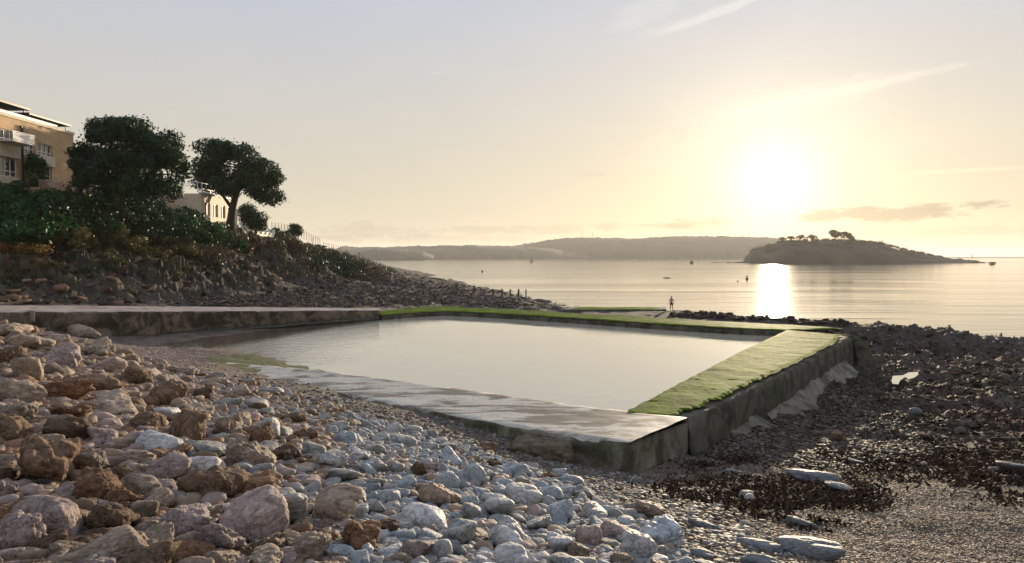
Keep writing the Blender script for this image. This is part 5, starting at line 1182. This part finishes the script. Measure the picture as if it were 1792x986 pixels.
isle_tree('island_tree', 'left umbrella-shaped tree of the pair on the island top', [(1447, 408), (1454, 402), (1464, 402), (1472, 407), (1474, 413), (1466, 418), (1454, 416)], 1075, 7, 46, 2.6, bI, L_oak, 71, 120, 1.1, [([bI - Vector((0, 0, 1)), atY(1466, 416, 1075)], [.7, .5])])
bI = atY(1480, 423, 1075)
isle_tree('island_tree', 'right leaning tree of the pair on the island top', [(1470, 408), (1476, 404), (1483, 405), (1492, 410), (1498, 422), (1490, 425), (1482, 418), (1472, 417)], 1075, 7, 50, 2.6, bI, L_oak, 72, 120, 1.1, [([bI - Vector((0, 0, 1)), atY(1477, 414, 1075)], [.7, .5]), ([atY(1490, 424, 1075), atY(1488, 415, 1075)], [.5, .3])])
def bare_tree(px, py0, py1, w, d, label, seed):
    rr = random.Random(seed); a = atY(px, py0, d); h = (py0 - py1) / F * d; root = empty('bare_tree', a, label, 'tree', 'trees on the island')
    b = MB(); b.tube([(0, 0, -1), (0, 0, h * .35)], [.5, .4], 6); b.build('trunk', M_bark, root)
    c = MB()
    for k in range(70):
        an_ = rr.uniform(0, 6.28); rr_ = rr.random() ** .6 * w / 2 / F * d; e = Vector((math.cos(an_) * rr_, math.sin(an_) * rr_, h * (.3 + .7 * math.sqrt(max(0, 1 - (rr_ / (w / 2 / F * d)) ** 2)) * rr.uniform(.35, 1.0))))
        m_ = Vector((e.x * .55, e.y * .55, h * .55)); c.tube([(0, 0, h * .3), m_, e], [.34, .28, .18], 4)
        for _ in range(3): f_ = m_.lerp(e, rr.uniform(.2, .9)); c.tube([f_, f_ + Vector((rr.uniform(-1.6, 1.6), rr.uniform(-1.6, 1.6), rr.uniform(.6, 2)))], [.2, .12], 3)
    c.build('crown', M_bark, root)
for i, (px, y0, y1, w) in enumerate(((1369, 425, 414, 15), (1384, 424, 411, 17), (1401, 424, 409, 18), (1421, 424, 409, 22))):
    bare_tree(px, y0, y1, w, 1070, ['leftmost low bare tree on the island ridge', 'second bare tree from left on the island ridge', 'third bare tree from left on the island ridge', 'widest bare tree, rightmost of four on the island ridge'][i], 80 + i)
tr_c = atY(1322, 440, 1060)
# ruined fort with chimneys
ft = empty('fort_house', atY(1530, 429, 1080), 'roofless stone house with chimney stacks on the island ridge', 'building')
M_stone = simple('old_stone', (0.16, 0.13, 0.10), .9)
f0 = atY(1512, 428, 1080); f1 = atY(1544, 428, 1080)
b = MB(); b.box(((f0.x + f1.x) / 2 + 2, 1080, f0.z + .8), ((f1.x - f0.x) * .7, 8, 5)); b.box((f0.x + 3, 1080, f0.z + .2), (7, 6, 3)); o = b.build('wall', M_stone, ft); rel(o, ft)
for px, h in ((1522, 4.4), (1525, 4.0), (1533, 5.4), (1537, 4.6), (1541, 5.0), (1544, 5.6)):
    p = atY(px, 428, 1080); b = MB(); b.box((p.x, 1080, p.z + h / 2), (.9, 1.2, h)); b.box((p.x, 1080, p.z + h + .1), (1.1, 1.4, .25)); o = b.build('chimney', M_stone, ft); rel(o, ft)
# masts on the far hill
for px, top, lab in ((1018, 404.5, 'left thin radio mast on the far hill'), (1037, 406.5, 'right thin radio mast on the far hill')):
    a = atY(px, 419, 3400); c = atY(px, top, 3400); b = MB(); b.tube([a - Vector((0, 0, 6)), a.lerp(c, .6), c], [1.1, .8, .4], 6); b.box(a.lerp(c, .75), (2.2, 2.2, 2)); tag(b.build('radio_mast', M_rail), lab, 'mast', 'radio masts on the hill')
# breakwater and lighthouse
b0 = atY(1655, 450.5, 4200); b = MB(); b.box((b0.x + 420, 4200, SEA + 2.2), (840, 26, 6.5), 0, 1.0); tag(b.build('breakwater', M_stone), 'long thin breakwater on the horizon at the far right', 'breakwater')
lh = atY(1701, 449, 4190); r_ = empty('lighthouse', (lh.x, 4190, SEA), 'tiny lighthouse rising from the breakwater on the horizon', 'lighthouse')
b = MB(); b.lathe((0, 0, 0), [(4.2, 0), (3.2, 8), (2.6, 16), (3.2, 16.5), (3.2, 17)]); b.build('tower', M_stone, r_, True); b = MB(); b.lathe((0, 0, 17), [(2, 0), (2, 3), (.3, 5)]); b.build('lantern', M_dark, r_, True)

# ------------------------------------------------------------------ buoys
M_black = simple('black_paint', (0.02, 0.018, 0.016), .5); M_redp = simple('red_paint', (0.18, 0.03, 0.02), .5); M_yel = simple('yellow_paint', (0.35, 0.22, 0.03), .5)
def onsea(px, py): p = atZ(px, py, SEA); return p
p = onsea(930, 459); s = p.y / F
r_ = empty('navigation_buoy', p, 'tall cone-shaped navigation buoy on the sea left of centre', 'buoy')
b = MB(); b.lathe((0, 0, -1), [(2.3 * s / .7, 0), (2.6 * s / .7, 1), (2.4 * s / .7, 2)]); b.build('float', M_black, r_, True)
b = MB(); [b.tube([(math.cos(a) * 1.3 * s / .7, math.sin(a) * 1.3 * s / .7, 1), (math.cos(a) * .3, math.sin(a) * .3, 7.6 * s / .7)], .22, 5) for a in (0, 1.57, 3.14, 4.71)]; b.lathe((0, 0, 2.2), [(1.0 * s / .7, 0), (.8 * s / .7, 1.8), (.3, 3.2)]); b.build('tower', M_black, r_)
b = MB(); b.lathe((0, 0, 7.4 * s / .7), [(.6, 0), (.1, 1.3)], 10); b.build('topmark', M_black, r_)
p = onsea(1210, 461.5); k = p.y / F
r_ = empty('mooring_buoy', p, 'squat dark barrel mooring buoy on the sea near the island', 'buoy'); b = MB(); b.lathe((0, 0, -.5), [(3.0 * k, 0), (3.2 * k, .5 + k), (2.6 * k, 4.2 * k + .5), (2.2 * k, 5 * k)]); b.build('barrel', M_black, r_, True); b = MB(); b.tube([(-1.2 * k, 0, 4.6 * k), (-1.0 * k, 0, 6 * k), (1.0 * k, 0, 6 * k), (1.2 * k, 0, 4.6 * k)], .18, 6); b.build('lifting_eye', M_black, r_)
p = onsea(1307, 489); k = p.y / F
r_ = empty('marker_buoy', p, 'small buoy with a ball topmark just left of the sun glitter', 'buoy'); b = MB(); b.lathe((0, 0, -.3), [(1.5 * k, 0), (2.6 * k, .3 + k), (2.4 * k, .3 + 2.2 * k), (1.0 * k, .3 + 3 * k)]); b.build('float', M_black, r_, True)
b = MB(); b.tube([(0, 0, 2.6 * k), (0, 0, 4 * k)], .06, 6); b.build('staff', M_black, r_); b = MB(); b.lathe((0, 0, 4 * k), [(.5 * k, 0), (1.9 * k, .9 * k), (1.6 * k, 2 * k), (.4 * k, 2.6 * k)]); b.build('topmark', M_black, r_, True)
def ball(px, py, r, lab, grp=None, mat=M_black):
    p = onsea(px, py); k = p.y / F; b = MB(); b.lathe(p + Vector((0, 0, -.3 * r * k)), [(.5 * r * k, -.3 * r * k), (r * k, .4 * r * k), (.9 * r * k, 1.0 * r * k), (.45 * r * k, 1.5 * r * k), (.15 * r * k, 1.9 * r * k)], 12); tag(b.build('small_buoy', mat, None, True), lab, 'buoy', grp)
ball(844, 476, 2.0, 'round dark buoy alone on the water above the groyne posts')
ball(1291, 493, 1.4, 'tiny float on the water just left of the ball-topped buoy')
ball(764, 453, 1.3, 'tiny upright float near the far shore at left')
ball(802, 477, .9, 'tiny float between the headland tip and the round buoy')
ball(689, 451.6, 1.2, 'tiny float close to the far shore beside the headland')
ball(744, 451.8, 1.6, 'low dark boat-like float near the far shore')
for i, px in enumerate((1090, 1106, 1118, 1131, 1150, 1167)):
    ball(px, 457.5, .9, 'small float, %s in the line of floats left of the barrel buoy' % ['first from left', 'second from left', 'third from left', 'fourth from left', 'fifth from left', 'last on the right'][i], 'line of small floats')
p = onsea(1736, 463.5); k = p.y / F
r_ = empty('moored_boat', p, 'small dark moored boat with cabin off the right tip of the island', 'boat'); b = MB(); V_ = [(-5 * k, 0, 2 * k), (-3.6 * k, 0, -.3), (3.8 * k, 0, -.3), (5.4 * k, 0, 2.4 * k)]
for a, c in (((-1.4 * k), 1.4 * k),):
    vs = [b.b.verts.new((x, y * (.6 if i in (1, 2) else 1), z)) for i, (x, _, z) in enumerate(V_) for y in (a, c)]
    b.b.faces.new((vs[0], vs[2], vs[4], vs[6])); b.b.faces.new((vs[1], vs[7], vs[5], vs[3])); b.b.faces.new((vs[0], vs[1], vs[3], vs[2])); b.b.faces.new((vs[2], vs[3], vs[5], vs[4])); b.b.faces.new((vs[4], vs[5], vs[7], vs[6])); b.b.faces.new((vs[0], vs[6], vs[7], vs[1]))
b.build('hull', M_black, r_); b = MB(); b.box((-.2 * k, 0, 3 * k), (3 * k, 2 * k, 2.0 * k), 0, .1); b.build('cabin', M_black, r_)
ln = atZ(1177 - 11, 486, SEA)
b = MB(); b.tube([atZ(1160, 486.5, SEA + .05), atZ(1166, 486.3, SEA + .25), atZ(1174, 487, SEA + .05)], [.08, .22, .06], 6); tag(b.build('driftwood', M_black), 'dark sliver of driftwood floating beyond the bather', 'driftwood')

# ------------------------------------------------------------------ special rocks
brk = empty('broken_concrete_block', atZ(930, 790, -.4), 'broken brown concrete lump under the front edge of the promenade', 'block')
q0 = atZ(935, 752, -0.1)
hull_obj('block_body', [atZ(878, 785, -.25), atZ(905, 765, -.1), atZ(960, 760, -.08), atZ(1000, 780, -.2), atZ(1003, 805, -.6), atZ(950, 800, -.55), atZ(895, 812, -.75), atZ(975, 822, -1.0), atZ(870, 800, -.9) , atZ(930, 762, -1.2), atZ(1000, 775, -1.2)],
         rock_mat('broken_concrete', (0.10, 0.075, 0.05), (0.20, 0.155, 0.105), (0.30, 0.245, 0.17), 0, .4, .8), brk, 3, 0.14, 9, 2.2)

# ------------------------------------------------------------------ bather
fx_, fy_ = atY(1175, 543, 92.2).x, 92.2
gz_ = atY(1175, 543.6, 92.2).z
st = empty('standing_rock', (fx_, fy_, gz_), 'flat dark weedy rock the bather stands on at the jetty end', 'rock')
hull_obj('rock_body', [Vector((fx_ + a * 1.3, fy_ + b * 1.2, gz_ + c)) for a, b, c in ((-.9, -.9, -.03), (.9, -.8, -.08), (1, .8, -.05), (-1, .9, -.02), (-1.6, -1.2, -2.0), (1.9, -1.1, -2.0), (1.8, 1.4, -2.0), (-1.6, 1.4, -2.0))], simple('weedy_rock', (0.05, 0.04, 0.03), .6, 3, .4, .8), st, 2, 0.05, 3)
pr = empty('person', (fx_, fy_, gz_ + .0), 'man in dark shorts standing on the rocks beyond the pool, facing the sea', 'person')
nodes = []; edges = []
def N(p, r, par=None):
    nodes.append((p, r)); i = len(nodes) - 1
    if par is not None: edges.append((par, i))
    return i
pel = N((0, 0, .93), (.155, .12)); wst = N((0.0, 0, 1.08), (.145, .105), pel); chs = N((0, .01, 1.28), (.18, .125), wst); sho = N((0, .0, 1.42), (.15, .10), chs)
nk = N((0, 0, 1.51), (.06, .06), sho); hd = N((0, .02, 1.60), (.08, .09), nk); hd2 = N((0, .02, 1.68), (.085, .1), hd); N((0, .015, 1.755), (.06, .07), hd2)
for sx in (-1, 1):
    hip = N((sx * .10, 0, .86), (.105, .11), pel); kn = N((sx * (.13 + .0 * sx), .03, .48), (.065, .07), hip); cf = N((sx * .14, -.01, .33), (.06, .065), kn); ak = N((sx * .145, -.01, .08), (.038, .042), cf)
    ft_ = N((sx * .155, .09, .035), (.042, .03), ak); N((sx * .165, .18, .025), (.035, .02), ft_)
    s1 = N((sx * .20, 0, 1.42), (.065, .065), sho); elb = N((sx * (.30 if sx < 0 else .27), -.04, 1.14), (.043, .043), s1); wr = N((sx * (.25 if sx < 0 else .33), .06, .90), (.028, .028), elb)
    hx_ = .23 if sx < 0 else .345
    pm = N((sx * hx_, .085, .82), (.036, .022), wr)
    for k, (dy, L) in enumerate(((-.03, .07), (-.01, .085), (.012, .08), (.033, .065))):
        f1 = N((sx * hx_, .085 + dy, .82 - L * .6), (.009, .009), pm); N((sx * (hx_ - .012), .09 + dy, .82 - L * 1.15), (.008, .008), f1)
    th = N((sx * (hx_ - .02), .135, .84), (.010, .010), pm); N((sx * (hx_ - .025), .15, .80), (.009, .009), th)
me = bpy.data.meshes.new('body'); me.from_pydata([n[0] for n in nodes], edges, []); me.materials.append(simple('skin', (0.32, 0.19, 0.13), .5, 8, .05, 0))
bo_ = bpy.data.objects.new('body', me); link(bo_, pr); sk = bo_.modifiers.new('skin', 'SKIN'); sk.use_smooth_shade = True; ss_ = bo_.modifiers.new('sub', 'SUBSURF'); ss_.levels = 1; ss_.render_levels = 1
for i, (p, r) in enumerate(nodes): me.skin_vertices[0].data[i].radius = r; me.skin_vertices[0].data[i].use_root = (i == 0)
me2 = bpy.data.meshes.new('shorts'); me2.from_pydata([(0, 0, 1.03), (0, 0, .93), (-.10, 0, .84), (-.12, .02, .62), (.10, 0, .84), (.12, .02, .62)], [(0, 1), (1, 2), (2, 3), (1, 4), (4, 5)], []); me2.materials.append(simple('dark_shorts', (0.015, 0.015, 0.02), .8, 8, .1, 0))
sh_ = bpy.data.objects.new('shorts', me2); link(sh_, pr); sh_.modifiers.new('skin', 'SKIN').use_smooth_shade = True; sh_.modifiers.new('sub', 'SUBSURF').render_levels = 1
for i, r in enumerate(((.165, .125), (.175, .14), (.125, .13), (.105, .105), (.125, .13), (.105, .105))): me2.skin_vertices[0].data[i].radius = r; me2.skin_vertices[0].data[i].use_root = (i == 0)
b = MB(); bmesh.ops.create_uvsphere(b.b, u_segments=14, v_segments=10, radius=1.0, matrix=Matrix.Translation((0, .005, 1.715)) @ Matrix.Diagonal((.092, .108, .075, 1))); b.build('hair', simple('dark_hair', (0.02, 0.015, 0.01), .7, 20, .2, .3), pr, True)
b = MB(); b.box((0, .115, 1.665), (.03, .03, .05), 0, .008); b.box((0, .105, 1.615), (.05, .01, .012)); [b.box((sx * .033, .108, 1.69), (.022, .012, .012)) for sx in (-1, 1)]; b.build('face', simple('face_skin', (0.28, 0.16, 0.11)), pr)
b = MB(); [b.box((sx * .092, .015, 1.665), (.015, .04, .06), 0, .006) for sx in (-1, 1)]; b.build('ears', simple('ear_skin', (0.3, 0.17, 0.12)), pr)

# ------------------------------------------------------------------ air
hz = MB(); hz.box((0, 4500, 55), (30000, 12000 * 2, 150)); 
HZ = hz.build('haze', None); tag(HZ, 'thin sea haze in the evening air', 'haze', kind='stuff'); HZ.data.materials.clear()
hm = bpy.data.materials.new('haze'); hm.use_nodes = True; ht = NT(hm.node_tree); ht.n.clear(); ho = ht.add('ShaderNodeOutputMaterial'); pv = ht.add('ShaderNodeVolumePrincipled'); ht.l.new(pv.outputs[0], ho.inputs['Volume'])
pv.inputs['Color'].default_value = (0.92, 0.9, 0.86, 1); pv.inputs['Density'].default_value = 0.00008; pv.inputs['Anisotropy'].default_value = 0.3
HZ.data.materials.append(hm)
